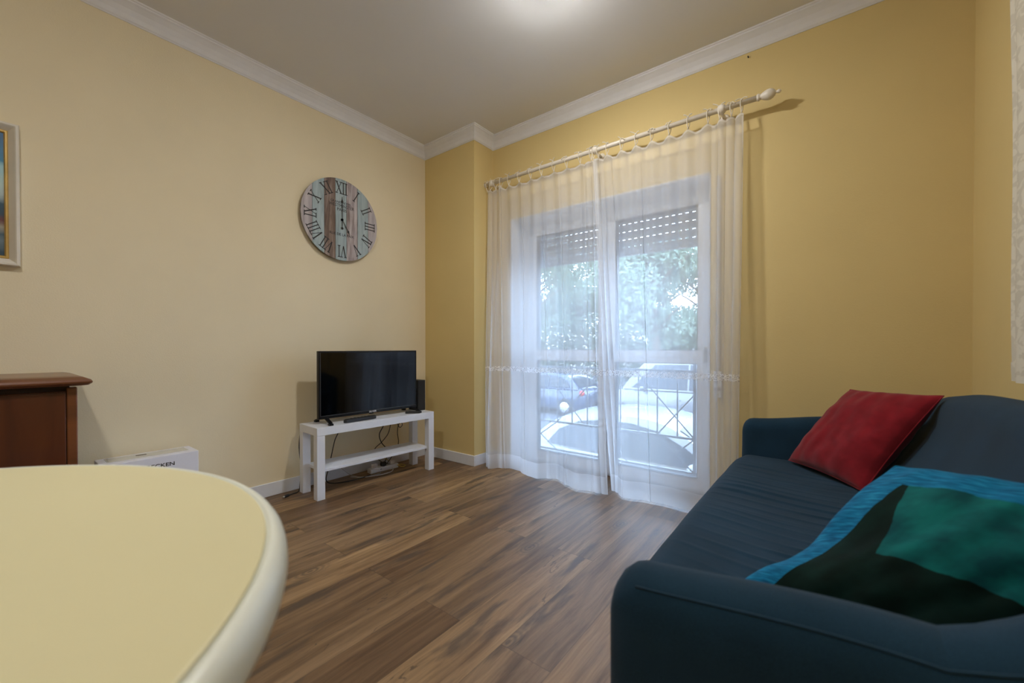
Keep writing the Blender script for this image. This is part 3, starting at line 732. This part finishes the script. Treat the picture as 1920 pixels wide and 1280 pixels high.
# remotes on the bench top
rm = thing('remote_control', T((.21, -.575, .45)), 'long black remote control lying in front of the television', 'remote control')
X2 = BM_ @ Matrix.Translation((.205, -.585, .451)) @ Matrix.Rotation(R(3), 4, 'Z')
w = MB(); w.prism([X2 @ Vector(p) for p in [(-.020, -.10, 0), (.004, -.125, 0), (.020, -.11, 0), (.022, .09, 0), (.012, .118, 0), (-.012, .118, 0), (-.020, .09, 0)]], (0, 0, .022)); w.build('body', M['blackmatte'], rm, bevel=.004)
for k in range(6):
    for j in (-.008, .004): 
        MB().box((j, -.07+k*.026, .0222), (j+.007, -.058+k*.026, .0245), X=X2).build('button', M['rubber'], rm)
rm2 = thing('remote_control', T((.215, -.155, .45)), 'small black remote control by the right foot of the television', 'remote control')
X3 = BM_ @ Matrix.Translation((.215, -.165, .451)) @ Matrix.Rotation(R(-35), 4, 'Z')
MB().box((-.016, -.055, 0), (.016, .055, .014), X=X3).build('body', M['blackmatte'], rm2, bevel=.004)
MB().box((-.008, -.03, .0142), (.008, .03, .016), X=X3).build('button_pad', M['rubber'], rm2)

# ------------------------------------------------------------------ cables
def cable(name, pts, r, mat, label):
    o = MB().tube(cr(pts, 7), r, 7).build(name, mat, smooth=True); return tag(o, label, 'cable')
cable('cable', [T((.0-.006, -.62, .44)), T((-.008, -.63, .36)), T((-.006, -.66, .30)), T((-.006, -.68, .22)), T((-.010, -.70, .12)), T((-.012, -.72, .03)), T((.02, -.68, .006)), T((.06, -.55, .006)), T((.05, -.42, .008))], .0034, M['cable'], 'black cable hanging behind the bench shelf and looping forward over the floor')
cable('cable', [(.095, -.46, .44), (.090, -.495, .345), (.088, -.532, .280), (.086, -.512, .213), (.080, -.46, .15), (.070, -.45, .09), (.085, -.50, .03), (.10, -.52, .010)], .0036, M['cable'], 'black cable forming the left arm of the V behind the bench')
cable('cable', [(.100, -.42, .44), (.092, -.435, .335), (.090, -.455, .272), (.082, -.506, .216), (.070, -.56, .17), (.066, -.55, .11), (.080, -.50, .055), (.10, -.44, .03)], .003, M['cable'], 'black cable forming the right arm of the V behind the bench')
cable('cable', [T((-.006, -.17, .44)), T((-.012, -.155, .36)), T((-.012, -.13, .31)), T((-.012, -.105, .325)), T((-.014, -.115, .35)), T((-.012, -.14, .33)), T((-.012, -.15, .27)), T((-.012, -.14, .19)), T((-.012, -.17, .13)), T((0, -.24, .06)), T((.02, -.32, .02))], .003, M['cable'], 'black cable with a small coil near the right rear bench leg')
cable('cable', [T((.0, -.55, .015)), T((.05, -.48, .006)), T((.09, -.38, .006)), T((.09, -.28, .006)), T((.03, -.22, .008)), T((-.03, -.25, .03))], .003, M['whitecable'], 'white cable curling over the floor under the bench')
cable('cable', [T((-.02, -.62, .10)), T((-.0, -.55, .03)), T((.04, -.48, .006)), T((.06, -.36, .0055)), T((.0, -.30, .006))], .0022, M['bracket'], 'thin grey cable on the floor behind the bench')
cable('cable', [T((-.03, -.26, .09)), T((.0, -.20, .04)), T((.04, -.14, .008)), T((.02, -.10, .008)), T((-.02, -.14, .014)), T((.0, -.20, .02))], .003, M['yellowcable'], 'yellow cable bundled by the right rear bench leg')
cable('cable', [T((-.022, -.88, .43)), T((-.020, -.895, .30)), T((-.018, -.885, .15)), T((-.020, -.89, .05)), (.075, -1.135, .006), (.095, -1.18, .006), (.108, -1.215, .009)], .0032, M['cable'], 'black lead running down the left bench end to the floor')
pj_ = thing('jack_plug', (.118, -1.243, 0), 'black plug with shiny tip lying on the floor left of the bench', 'plug')
MB().tube([(.106, -1.212, .009), (.116, -1.240, .009)], .0085, 10).build('body', M['blackmatte'], pj_, smooth=True)
MB().tube([(.116, -1.240, .009), (.120, -1.252, .009)], .006, 10).build('tip', M['metal'], pj_, smooth=True)
ps = thing('power_strip', T((.02, -.30, 0)), 'white power strip on the floor behind the bench', 'power strip')
MB().box((-.035, -.40, .0), (.02, -.16, .035), X=BM_).build('body', M['trimwhite'], ps, bevel=.006)
for k in range(3):
    MB().box((-.022, -.375+k*.075, .035), (.008, -.335+k*.075, .065), X=BM_).build('plug', [M['trimwhite'], M['cable'], M['trimwhite']][k], ps, bevel=.005)

# ------------------------------------------------------------------ round table
TC = (2.154, -2.68)
tbl = thing('round_table', (TC[0], TC[1], 0), 'round cream-topped dining table with moulded white rim in the foreground', 'table')
MB().lathe([(.02, .7472), (.5035, .7472), (.5038, .7496), (.502, .7504), (.02, .7504)], (TC[0], TC[1], 0), n=160).build('top_inlay', M['tabletop'], tbl, smooth=False)
prf = [(.02, .708), (.47, .708), (.496, .700), (.512, .701), (.519, .706), (.523, .714), (.5245, .722), (.524, .730), (.522, .738), (.518, .7445), (.514, .7485), (.510, .7500), (.5080, .7499), (.5065, .7480), (.5045, .7470), (.02, .7470)]
MB().lathe(prf, (TC[0], TC[1], 0), n=160).build('rim', M['tablewhite'], tbl, smooth=True)
MB().lathe([(.40, .64), (.42, .642), (.425, .66), (.425, .716), (.38, .716), (.38, .645)], (TC[0], TC[1], 0), n=96).build('apron', M['tablewhite'], tbl)
MB().lathe([(.05, .08), (.075, .10), (.085, .16), (.06, .22), (.045, .30), (.065, .38), (.075, .46), (.05, .54), (.06, .60), (.10, .66), (.12, .716)], (TC[0], TC[1], 0), n=32).build('column', M['tablewhite'], tbl, smooth=True)
for k in range(4):
    an = R(45+90*k)
    d = Vector((math.cos(an), math.sin(an), 0)); n_ = Vector((-d.y, d.x, 0)); c = Vector((TC[0], TC[1], 0))
    pts = cr([c+d*.05+Vector((0, 0, .17)), c+d*.18+Vector((0, 0, .16)), c+d*.30+Vector((0, 0, .08)), c+d*.40+Vector((0, 0, .028))], 5)
    MB().tube(pts, [lerp(.035, .022, i/(len(pts)-1)) for i in range(len(pts))], 12).build('leg', M['tablewhite'], tbl, smooth=True)
# cabriole support bracket whose foot shows below the rim at the bottom of the frame
for an in (R(63), R(153), R(243), R(333)):
    d = Vector((math.cos(an), math.sin(an), 0)); c = Vector((TC[0], TC[1], 0))
    pts = cr([c+d*.41+Vector((0, 0, .71)), c+d*.445+Vector((0, 0, .60)), c+d*.45+Vector((0, 0, .50)), c+d*.42+Vector((0, 0, .30)), c+d*.40+Vector((0, 0, .10)), c+d*.43+Vector((0, 0, .02))], 5)
    MB().tube(pts, [interp(i/(len(pts)-1), [0, .2, .5, .9, 1], [.034, .040, .028, .017, .022]) for i in range(len(pts))], 14).build('cabriole_leg', M['tablewhite'], tbl, smooth=True)

# ------------------------------------------------------------------ sofa
sofa = thing('sofa', (2.9, -.92, 0), 'dark slate blue two-seater sofa with curved back along the right wall', 'sofa')
YN, YF = -1.772, -.05        # arm centrelines
XC, RC = 2.92, .27
pts = []
def add(x, y, nx, ny, k): pts.append((x, y, nx, ny, k))   # (position, outward normal, kind 0 arm .. 1 back)
for i in range(12): x = lerp(2.60, XC, i/12); add(x, YN, 0, -1, 0)
for i in range(12): a_ = -PI/2+PI/2*i/12; add(XC+RC*math.cos(a_), YN+RC+RC*math.sin(a_), math.cos(a_), math.sin(a_), math.sin(i/12*PI/2)**1.1)
for i in range(25): add(XC+RC, lerp(YN+RC, YF-RC, i/24), 1, 0, 1)
for i in range(1, 13): a_ = PI/2*i/12; add(XC+RC*math.cos(a_), YF-RC+RC*math.sin(a_), math.cos(a_), math.sin(a_), sm(1-i/12))
for i in range(1, 13): x = lerp(XC, 2.53, i/12); add(x, YF, 0, 1, 0)
def height(x, y, k):
    if k == 0: return lerp(.610, .645, sm((x-2.5)/.40)) if y < -1 else lerp(.598, .640, sm((x-2.5)/.40))
    m = abs((y-(YN+YF)/2)/((YF-YN)/2-RC))       # 0 centre, 1 corner start
    hb = lerp(.822, .780, min(m, 1)**2)
    return lerp(.645 if y < -1 else .640, hb, k)
def section(x, y, nx, ny, k, hs=1.0, ts=1.0, npf=30):
    h = height(x, y, k); th = lerp(.052, .066, k)*ts; out = []
    zb = .13
    # inner side runs from the bottom up, over the rounded top and down the outer side
    for j in range(npf+1):
        t = j/npf
        if t < .36:
            z = lerp(zb, h-th, t/.36); f = (z-zb)/(h-th-zb)
            inner = lerp(.028, .17, k)*(1-sm((z-.36)/(h-th-.36)))  # backrest wedge near the seat
            u = -th-inner*ts
        elif t < .64:
            a2 = PI-(t-.36)/.28*PI
            u = th*math.cos(a2); z = h-th+th*math.sin(a2)
        else:
            z = lerp(h-th, zb, (t-.64)/.36); u = th*(1-.10*((t-.64)/.36))
        out.append(Vector((x+nx*u, y+ny*u, zb+(z-zb)*hs)))
    return out
def shell(sta, capa=False, capb=False):
    secs = []
    if capa:
        x, y, nx, ny, k = sta[0]; dx = sta[1][0]-sta[0][0]; s = -1 if dx > 0 else 1
        for q in (0, .25, .5, .7, .85, .95, 1.0)[::-1]:
            an = q*PI/2; secs.append(section(x+s*.045*math.sin(an)*1.0, y, nx, ny, k, hs=1-.12*(1-math.cos(an)), ts=1-.55*(1-math.cos(an))))
        secs.pop()
    secs += [section(*p) for p in sta]
    if capb:
        x, y, nx, ny, k = sta[-1]
        secs.pop()
        for q in (0, .25, .5, .7, .85, .95, 1.0):
            an = q*PI/2; secs.append(section(x-.045*math.sin(an), y, nx, ny, k, hs=1-.12*(1-math.cos(an)), ts=1-.55*(1-math.cos(an))))
    w = MB(); n = len(secs[0])
    for s in secs: w.v += s
    for i in range(len(secs)-1):
        for j in range(n): w.f.append([i*n+j, (i+1)*n+j, (i+1)*n+(j+1) % n, i*n+(j+1) % n]); w.m.append(0)
    if capa: w.f.append(list(range(n))); w.m.append(0)
    if capb: w.f.append(list(range((len(secs)-1)*n, len(secs)*n))[::-1]); w.m.append(0)
    return w
shell(pts[:13], capa=True).build('arm', M['sofa'], sofa, smooth=True)
shell(pts[12:-12]).build('backrest', M['sofa'], sofa, smooth=True)
shell(pts[-13:], capb=True).build('arm', M['sofa'], sofa, smooth=True)
# piping along the outer top edge of the shell
def pipe(side):
    P = []
    for (x, y, nx, ny, k) in pts:
        h = height(x, y, k); th = lerp(.052, .066, k); a2 = R(40) if side > 0 else R(140)
        P.append(Vector((x+nx*th*math.cos(a2), y+ny*th*math.cos(a2), h-th+th*math.sin(a2))))
    return P
MB().tube(pipe(1), .0018, 6).build('piping', M['sofa'], sofa, smooth=True)
# seat
SX0, SX1, SY0, SY1, SZ = 2.462, 3.10, -1.735, -.105, .428
def seat(i, j):
    # i runs from the front underside, over the rolled edge, to the rear
    y = lerp(SY0, SY1, j); q = i
    L1, L2 = .22, .10
    cr_ = .012*math.sin(PI*j)
    if q < L1: t = q/L1; x = SX0+.050*(1-t)**1.5; z = lerp(.16, SZ-.055, t)
    elif q < L1+L2: a2 = PI-(q-L1)/L2*PI/2; x = SX0+.055+.055*math.cos(a2); z = SZ-.055+.055*math.sin(a2)
    else: x = lerp(SX0+.055, SX1, (q-L1-L2)/(1-L1-L2)); z = SZ
    if q > L1:
        f = sm((x-SX0)/.12)*(1-sm((x-2.95)/.15))*sm((j-.10)/.15)*(1-sm((j-.80)/.14))
        a = y*1.0+.05*math.sin(x*5)+.02*noise.noise(Vector((x*3, y*3, 0)))
        rid = max(0, math.sin(a*2*PI/.058)+.55*math.sin(a*2*PI/.031+1.3))
        am = .0006+.0050*max(0, noise.noise(Vector((x*2.2, y*6.0, 4)))+.12)
        z += 1.7*f*rid*am + cr_*.6 + .004*noise.noise(Vector((x*5, y*5, 1)))
    bow = .006*math.sin(PI*j); x += (.10*(1-sm(j/.16))+.015*sm((j-.93)/.07))*(1-sm((x-SX0)/.25))
    return Vector((x-bow*(1-sm((x-SX0)/.2)), y, z))
w = MB(); w.grid(seat, 70, 420); w.build('seat', M['sofa'], sofa, smooth=True)
MB().box((SX0+.16, SY0, .12), (3.16, SY1, .36)).build('base', M['sofa'], sofa, bevel=.01)
for lx, ly in ((2.68, -1.72), (2.66, -.10), (3.16, -1.72), (3.16, -.10)):
    MB().lathe([(.013, 0), (.022, .12), (.022, .135)], (lx, ly, 0), n=16).build('leg', M['blackmatte'], sofa, smooth=True)

# ------------------------------------------------------------------ cushions
def cushion(name, c, T_, mat, label, seed, n=56, wr=.006, pinch=.05, dent=0):
    """c: corners BL, BR, TR, TL; T_ half thickness"""
    BL, BR_, TR2, TL2 = [Vector(p) for p in c]; cen = (BL+BR_+TR2+TL2)/4
    nrm = ((BR_-BL).cross(TL2-BL)).normalized()
    def P(u, v, s):
        a, b = 2*u-1, 2*v-1
        p = BL*(1-u)*(1-v)+BR_*u*(1-v)+TR2*u*v+TL2*(1-u)*v
        pin = pinch*(1-a*a)*(abs(b)**3)+pinch*(1-b*b)*(abs(a)**3)
        p = cen+(p-cen)*(1-pin)
        p.z -= dent*math.exp(-((v-.42)/.22)**2)*(1-u)**2
        t = T_*((1-a*a)*(1-b*b))**.42
        e = (1-a**4)*(1-b**4)
        k = noise.noise(Vector((u*3+seed, v*3, s*2)))*.9+noise.noise(Vector((u*9+seed, v*5, s)))*.6
        ed_ = max(abs(a), abs(b)); k2 = math.sin((a*7 if abs(b) > abs(a) else b*7)*2.2+seed)*(ed_**5)*.8
        return p+nrm*(s*t+wr*(k+k2)*e)
    root = thing(name, tuple(cen), label, 'cushion')
    w = MB(); w.grid(lambda i, j: P(i, j, 1), n, n); w.grid(lambda i, j: P(1-i, j, -1), n, n)
    # uv from the corner frame
    uvs = [(i/n, j/n) for j in range(n+1) for i in range(n+1)]+[(1-i/n, j/n) for j in range(n+1) for i in range(n+1)]
    ob = w.build('cover', mat, root, smooth=True)
    l = ob.data.uv_layers.new(name='UVMap')
    for p in ob.data.polygons:
        for li in p.loop_indices: l.data[li].uv = uvs[ob.data.loops[li].vertex_index]
    # seam piping round the edge
    E = [P(i/24, 0, 1) for i in range(24)]+[P(1, i/24, 1) for i in range(24)]+[P(1-i/24, 1, 1) for i in range(24)]+[P(0, 1-i/24, 1) for i in range(24)]
    MB().tube(E, .0025, 6, closed=True).build('seam', mat, root, smooth=True)
    return root
cushion('cushion', [(2.685, -.185, .443), (2.925, -.50, .440), (3.135, -.40, .785), (2.900, -.115, .768)], .070, M['redvelvet'], 'red velvet square cushion leaning at the far end of the sofa', 2, wr=.010)
cushion('cushion', [(2.675, -1.50, .475), (2.95, -1.60, .475), (3.22, -1.49, .745), (2.930, -1.30, .715)], .070, M['teal'], 'large teal, green and blue cushion leaning in the near corner of the sofa', 5, wr=.011, pinch=.02, dent=.04)

# ------------------------------------------------------------------ ceiling lamps
def lamp(x, y, st, label):
    t = thing('ceiling_lamp', (x, y, 2.69), label, 'lamp')
    MB().lathe([(.070, 0), (.074, -.006), (.074, -.062), (.070, -.067), (.060, -.067)], (x, y, 2.6895), n=40).build('housing', M['lampglass'], t)
    MB().lathe([(.0665, -.066), (.0655, -.071), (.056, -.079), (.042, -.085), (.018, -.088), (.001, -.089)], (x, y, 2.6895), n=40).build('diffuser', emit('lit warm diffuser', (1.0, .985, .97), st), t, smooth=True)
    return t
LAMP = 470
lamp(1.795, -.790, LAMP, 'lit round ceiling lamp in front of the balcony door')
lamp(1.95, -2.67, LAMP*.95, 'lit round ceiling lamp hanging over the round table')

# ------------------------------------------------------------------ outside
GZ = -1.40
struct(MB().box((-60, CD+TH+.001, GZ-.2), (60, 70, GZ)).build('ground', M['asphalt']))
struct(MB().box((-60, CD+TH+.001, GZ), (60, 1.9, GZ+.12)).build('trim_3', M['pavement']))
struct(MB().box((-60, 12.6, GZ), (60, 16, GZ+.12)).build('trim_4', M['pavement']))
struct(MB().box((.4, CD+TH, -.16), (2.65, .74, -.02)).build('trim_5', M['pavement'], bevel=.01))
struct(MB().box((-3, CD+.05, GZ), (6, CD+TH, -.12)).build('wall_outside', M['buildwall']))
rl = thing('balcony_railing', (1.53, .68, -.02), 'white metal railing with crossed bars outside the balcony door', 'railing')
ry = .66
for x in (.62, 2.085, 2.44): MB().box((x-.011, ry-.011, -.02), (x+.011, ry+.011, .93)).build('post', M['railwhite'], rl)
for z in (.06, .303, .78, .92): MB().box((.62, ry-.010, z-.008), (2.44, ry+.010, z+.008)).build('rail', M['railwhite'], rl)
for k in range(12):
    x = .675+.1435*k
    if x > 2.05: continue
    MB().tube([(x, ry, .303), (x, ry, .78)], .006, 8).build('baluster', M['railwhite'], rl, smooth=True)
for (xa, za, xb, zb) in ((1.655, .78, 2.085, .303), (1.82, .303, 2.22, .78), (.80, .78, 1.23, .303), (.96, .303, 1.39, .78), (1.39, .303, 1.60, .06), (1.60, .303, 1.39, .06), (1.82, .06, 2.085, .303), (1.82, .303, 2.085, .06), (.62, .06, .96, .303), (.62, .303, .96, .06)):
    MB().tube([(xa, ry-.008, za), (xb, ry-.008, zb)], .005, 8).build('cross_bar', M['railwhite'], rl, smooth=True)

def car(loc, rz, paint, label, L=3.95, roofh=1.45, group=None, van=False):
    """local frame: x 0 rear .. L front, y across, z up"""
    root = thing('car', loc, label, 'car', group)
    X = Matrix.Translation(loc) @ Matrix.Rotation(rz, 4, 'Z') @ Matrix.Translation((-L/2, 0, 0))
    s = L/3.95; HW = .84
    # beltline and bonnet height per station
    st = [(0, .62, .62, .30), (.04, .80, .86, .26), (.20, .93, .96, .20), (.55, .98, .98, .18), (1.2, 1.0, .97, .18), (2.0, 1.0, .95, .18), (2.7, .99, .93, .18), (3.0, .97, .92, .18), (3.3, .95, .86, .19), (3.62, .88, .78, .22), (3.84, .76, .68, .26), (3.95, .55, .54, .32)]
    if van: st = [(a, b, c+.12, d) for a, b, c, d in st]
    w = MB(); rings = []
    for (x, wf, zt, zb) in st:
        hw = HW*min(wf, 1)
        ring = [(-.80*hw, zb), (-.97*hw, zb+.06), (-hw, zb+.25), (-.985*hw, (zb+zt)/2+.12), (-.95*hw, zt-.03), (-.88*hw, zt), (-.4*hw, zt+.015), (.4*hw, zt+.015), (.88*hw, zt), (.95*hw, zt-.03), (.985*hw, (zb+zt)/2+.12), (hw, zb+.25), (.97*hw, zb+.06), (.80*hw, zb)]
        rings.append([X @ Vector((x*s, y, z)) for y, z in ring])
    n = 14
    for r_ in rings: w.v += r_
    for i in range(len(rings)-1):
        for j in range(n): w.f.append([i*n+j, i*n+(j+1) % n, (i+1)*n+(j+1) % n, (i+1)*n+j]); w.m.append(0)
    w.f.append(list(range(n))[::-1]); w.f.append(list(range((len(rings)-1)*n, len(rings)*n))); w.m += [0, 0]
    w.build('body', paint, root, smooth=True)
    # greenhouse: roof curve samples (x, z)
    zb = .955+(.12 if van else 0); k = roofh/1.45
    if van: top = [(.03, zb), (.10, 1.5*k), (.30, 1.64*k), (1.2, 1.68*k), (2.2, 1.66*k), (2.6, 1.52*k), (3.15, zb)]
    else: top = [(.18, zb), (.42, 1.20*k), (.70, 1.365*k), (1.1, 1.43*k), (1.5, 1.45*k), (1.9, 1.432*k), (2.2, 1.36*k), (2.55, 1.17*k), (2.98, zb-.02)]
    def hwz(z): return lerp(HW*.93, HW*.70, (z-zb)/(roofh-zb) if roofh > zb else 0)
    sm_top = cr([(a*s, 0, b) for a, b in top], 5)
    w = MB(); m = 9
    for p in sm_top:
        e = min(hwz(p.z), HW*.93)
        for j in range(m):
            t = -1+2*j/(m-1); w.v.append(X @ Vector((p.x, e*math.copysign(1-(1-abs(t))**1.0, t), p.z+.035*(1-t*t)*min(1, (p.z-zb)*4) if p.z > zb else p.z)))
    for i in range(len(sm_top)-1):
        for j in range(m-1): w.f.append([i*m+j, (i+1)*m+j, (i+1)*m+j+1, i*m+j+1]); w.m.append(0)
    # sides
    for sg, j in ((-1, 0), (1, m-1)):
        o_ = len(w.v)
        for p in sm_top: w.v.append(X @ Vector((p.x, sg*HW*.93, zb-.04)))
        for i in range(len(sm_top)-1):
            f = [i*m+j, o_+i, o_+i+1, (i+1)*m+j]; w.f.append(f if sg > 0 else f[::-1]); w.m.append(0)
    w.build('roof', paint, root, smooth=False)
    # side windows
    for sg in (-1, 1):
        if van: polys = [[(.35, zb+.03), (.40, 1.42*k), (1.3, 1.52*k), (1.3, zb+.03)], [(1.36, zb+.03), (1.36, 1.52*k), (2.25, 1.50*k), (2.85, zb+.03)]]
        else: polys = [[(.50, zb+.035), (.66, 1.19*k), (.95, 1.325*k), (1.30, 1.375*k), (1.30, zb+.012)], [(1.36, zb+.012), (1.36, 1.378*k), (1.70, 1.370*k), (2.05, 1.31*k), (2.38, 1.165*k), (2.70, zb+.005)]]
        for pl in polys:
            w = MB(); P = []
            for (x, z) in pl:
                e = hwz(z)+.0+ (0 if z > zb+.05 else 0)
                P.append(X @ Vector((x*s, sg*(e+.012), z)))
            d = (X.to_3x3() @ Vector((0, sg*.006, 0)))
            w.prism(P if sg > 0 else P[::-1], d); w.build('side_window', M['carglass'], root)
        # belt moulding, mirror, door seams, handle
        e = HW*.955+.006
        w = MB(); w.tube([X @ Vector((.45*s, sg*e, zb-.03)), X @ Vector((1.6*s, sg*e, zb-.035)), X @ Vector((2.8*s, sg*e, zb-.05))], .009, 6); w.build('moulding', M['blackmatte'], root)
        w = MB(); c0 = X @ Vector((2.52*s, sg*(HW+.08), zb+.03)); w.ball(c0, (.07, .09, .065), 12); w.build('wing_mirror', paint, root, smooth=True)
        w = MB(); w.tube([X @ Vector((1.50*s, sg*(HW*.99+.01), .80)), X @ Vector((1.66*s, sg*(HW*.99+.01), .80))], .012, 6); w.build('door_handle', paint, root, smooth=True)
        for wx in (.68, 3.18):
            c1 = X @ Vector((wx*s, sg*(HW-.18), .30)); ax = X.to_3x3() @ Vector((0, sg, 0))
            wh = MB().lathe([(.20, 0), (.29, .01), (.30, .04), (.30, .15), (.285, .185), (.20, .19)], c1, ax, 24).build('wheel', M['rubber'], root, smooth=True)
            MB().lathe([(.19, .185), (.18, .193), (.06, .200), (.02, .200)], c1, ax, 24).build('hubcap', M['hubcap'], wh, smooth=True)
        w = MB(); w.ball(X @ Vector((3.66*s, sg*.62, .68)), (.16, .14, .075), 12); w.build('headlight', M['headlight'], root, smooth=True)
        w = MB(); w.ball(X @ Vector((.10*s, sg*.68, .80)), (.09, .10, .10), 12); w.build('tail_light', M['taillight'], root, smooth=True)
    # windscreen and rear window: follow the roof profile
    def screen(xa, xb, name):
        ps_ = [p for p in sm_top if xa*s <= p.x <= xb*s]; w = MB(); nn = 9
        for p in ps_:
            e = hwz(p.z)*.88
            for j in range(nn):
                t = -1+2*j/(nn-1); w.v.append(X @ Vector((p.x+(.012 if xa > 1.5 else -.012), e*t, p.z+.035*(1-t*t*.8)*min(1, (p.z-zb)*4)+.010)))
        for i in range(len(ps_)-1):
            for j in range(nn-1): w.f.append([i*nn+j, (i+1)*nn+j, (i+1)*nn+j+1, i*nn+j+1]); w.m.append(0)
        w.build(name, M['carglass'], root, smooth=True)
    screen(2.22 if not van else 2.55, 2.9 if not van else 3.1, 'windscreen'); screen(.2 if not van else .05, .62 if not van else .1, 'rear_window')
    return root
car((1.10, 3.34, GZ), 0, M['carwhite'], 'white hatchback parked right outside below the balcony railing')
car((-5.6, 10.6, GZ), R(180), M['cardark'], 'dark blue car parked across the street, seen through the left door pane')
car((-1.1, 10.9, GZ), R(180), M['carsilver'], 'silver van parked across the street behind the white hatchback', van=True, roofh=1.75, L=4.3)

def foliage(root, name, blobs, dens, size, mat, seed):
    rnd = random.Random(seed); w = MB(); vs, fs = [], []
    for (cx_, cy_, cz_, rx, ry_, rz_) in blobs:
        n = int(dens*rx*rz_)
        for _ in range(n):
            d = Vector((rnd.gauss(0, 1), rnd.gauss(0, 1), rnd.gauss(0, 1))).normalized(); r = rnd.random()**.45
            p = Vector((cx_+d.x*rx*r, cy_+d.y*ry_*r, cz_+d.z*rz_*r))
            a_ = Vector((rnd.gauss(0, 1), rnd.gauss(0, 1), rnd.gauss(0, 1))).normalized(); b_ = a_.orthogonal().normalized()
            q = size*rnd.uniform(.6, 1.3); o_ = len(vs)
            vs += [p-a_*q, p+b_*q*.5, p+a_*q, p-b_*q*.5]; fs.append((o_, o_+1, o_+2, o_+3))
    w.add(vs, fs); return w.build(name, mat, root)
def tree(x, y, h, r, seed, label):
    rnd = random.Random(seed); root = thing('tree', (x, y, GZ), label, 'tree', None)
    w = MB(); w.tube(cr([(x, y, GZ), (x+.1, y, GZ+h*.3), (x-.05, y, GZ+h*.6), (x+.1, y, GZ+h*.85)], 5), [lerp(.20, .05, i/15) for i in range(16)], 10)
    for k in range(6):
        an = rnd.random()*6.28; z = GZ+h*rnd.uniform(.35, .65)
        w.tube(cr([(x, y, z), (x+math.cos(an)*r*.35, y+math.sin(an)*r*.35, z+h*.10), (x+math.cos(an)*r*.7, y+math.sin(an)*r*.7, z+h*.16)], 4), [lerp(.07, .02, i/8) for i in range(9)], 6)
    w.build('trunk', M['bark'], root, smooth=True)
    bl = []
    for k in range(16):
        an = rnd.random()*6.28; q = rnd.random()**.5*r*.75; zz = GZ+h*rnd.uniform(.42, .95)
        bl.append((x+math.cos(an)*q, y+math.sin(an)*q, zz, r*.42, r*.42, r*.34))
    foliage(root, 'crown', bl, 620, .12, M['leaf'], seed+5); return root
tree(-8.9, 14.2, 8.2, 2.55, 21, 'leafy street tree in the near row, seen through the left door pane')
tree(-2.8, 14.4, 7.3, 2.55, 23, 'leafy street tree in the near row, seen through the right door pane')
tree(-11.0, 23.0, 9.4, 3.6, 24, 'tall tree in the far row seen in the gap between the two nearer trees')
tree(-2.6, 23.2, 8.0, 3.6, 26, 'lower tree in the far row by the right edge of the right door pane')
hd = thing('hedge', (-4, 18.5, GZ), 'tall green hedge running behind the parked cars across the street', 'hedge')
foliage(hd, 'foliage', [(-15+i*1.5, 18.5, GZ+2.1+.3*math.sin(i*1.7), 1.4, .6, 2.1) for i in range(14)], 300, .14, M['leaf2'], 77)
bld = thing('building', (-4, 30, GZ), 'pale apartment building far behind the trees', 'building')
MB().box((-22, 30, GZ), (10, 36, 2.6)).build('wall', M['buildwall'], bld)
for k in range(9):
    MB().box((-20+k*3.3, 29.96, -.2), (-18.6+k*3.3, 30.02, 1.4)).build('window', M['carglass'], bld)

# ------------------------------------------------------------------ world, camera, render look
wd = bpy.data.worlds.new('World'); bpy.context.scene.world = wd; wd.use_nodes = True; nt = wd.node_tree; nt.nodes.clear()
out = nt.nodes.new('ShaderNodeOutputWorld'); bg = nt.nodes.new('ShaderNodeBackground'); nt.links.new(bg.outputs[0], out.inputs[0])
tc = nt.nodes.new('ShaderNodeTexCoord'); sp_ = nt.nodes.new('ShaderNodeSeparateXYZ'); nt.links.new(tc.outputs['Generated'], sp_.inputs[0])
rp = ramp(nt, [(0, (.54, .71, 1.0)), (.5, (.52, .70, 1.0)), (1, (.42, .62, 1.0))], sp_.outputs[2]); nt.links.new(rp.outputs[0], bg.inputs[0])
bg.inputs[1].default_value = 15.5

f_, yaw, pit, rol = 767.1287, -.6578, -.0085, .0002
fw = Vector((math.sin(yaw)*math.cos(pit), math.cos(yaw)*math.cos(pit), math.sin(pit)))
r0 = Vector((math.cos(yaw), -math.sin(yaw), 0)); u0 = r0.cross(fw)
cam = bpy.data.cameras.new('camera'); co = bpy.data.objects.new('camera', cam); C.objects.link(co)
co.matrix_world = Matrix.Translation((2.8232, -2.3992, .9499)) @ Matrix((r0, u0, -fw)).transposed().to_4x4()
cam.sensor_width = 36; cam.lens = f_/1920*36; cam.shift_y = 17.62/1920; cam.clip_start = .02
cam.dof.use_dof = True; cam.dof.focus_distance = 2.9; cam.dof.aperture_fstop = 3.2
sc = bpy.context.scene; sc.camera = co
sc.view_settings.view_transform = 'Standard'; sc.view_settings.look = 'None'; sc.view_settings.gamma = 1; sc.view_settings.use_curve_mapping = False
sc.view_settings.exposure = 0.0
sc.cycles.use_denoising = True
sc.cycles.max_bounces = 12; sc.cycles.diffuse_bounces = 6; sc.cycles.transparent_max_bounces = 32; sc.cycles.transmission_bounces = 8
for ob in list(bpy.data.objects):
    if 'o' in ob: del ob['o']
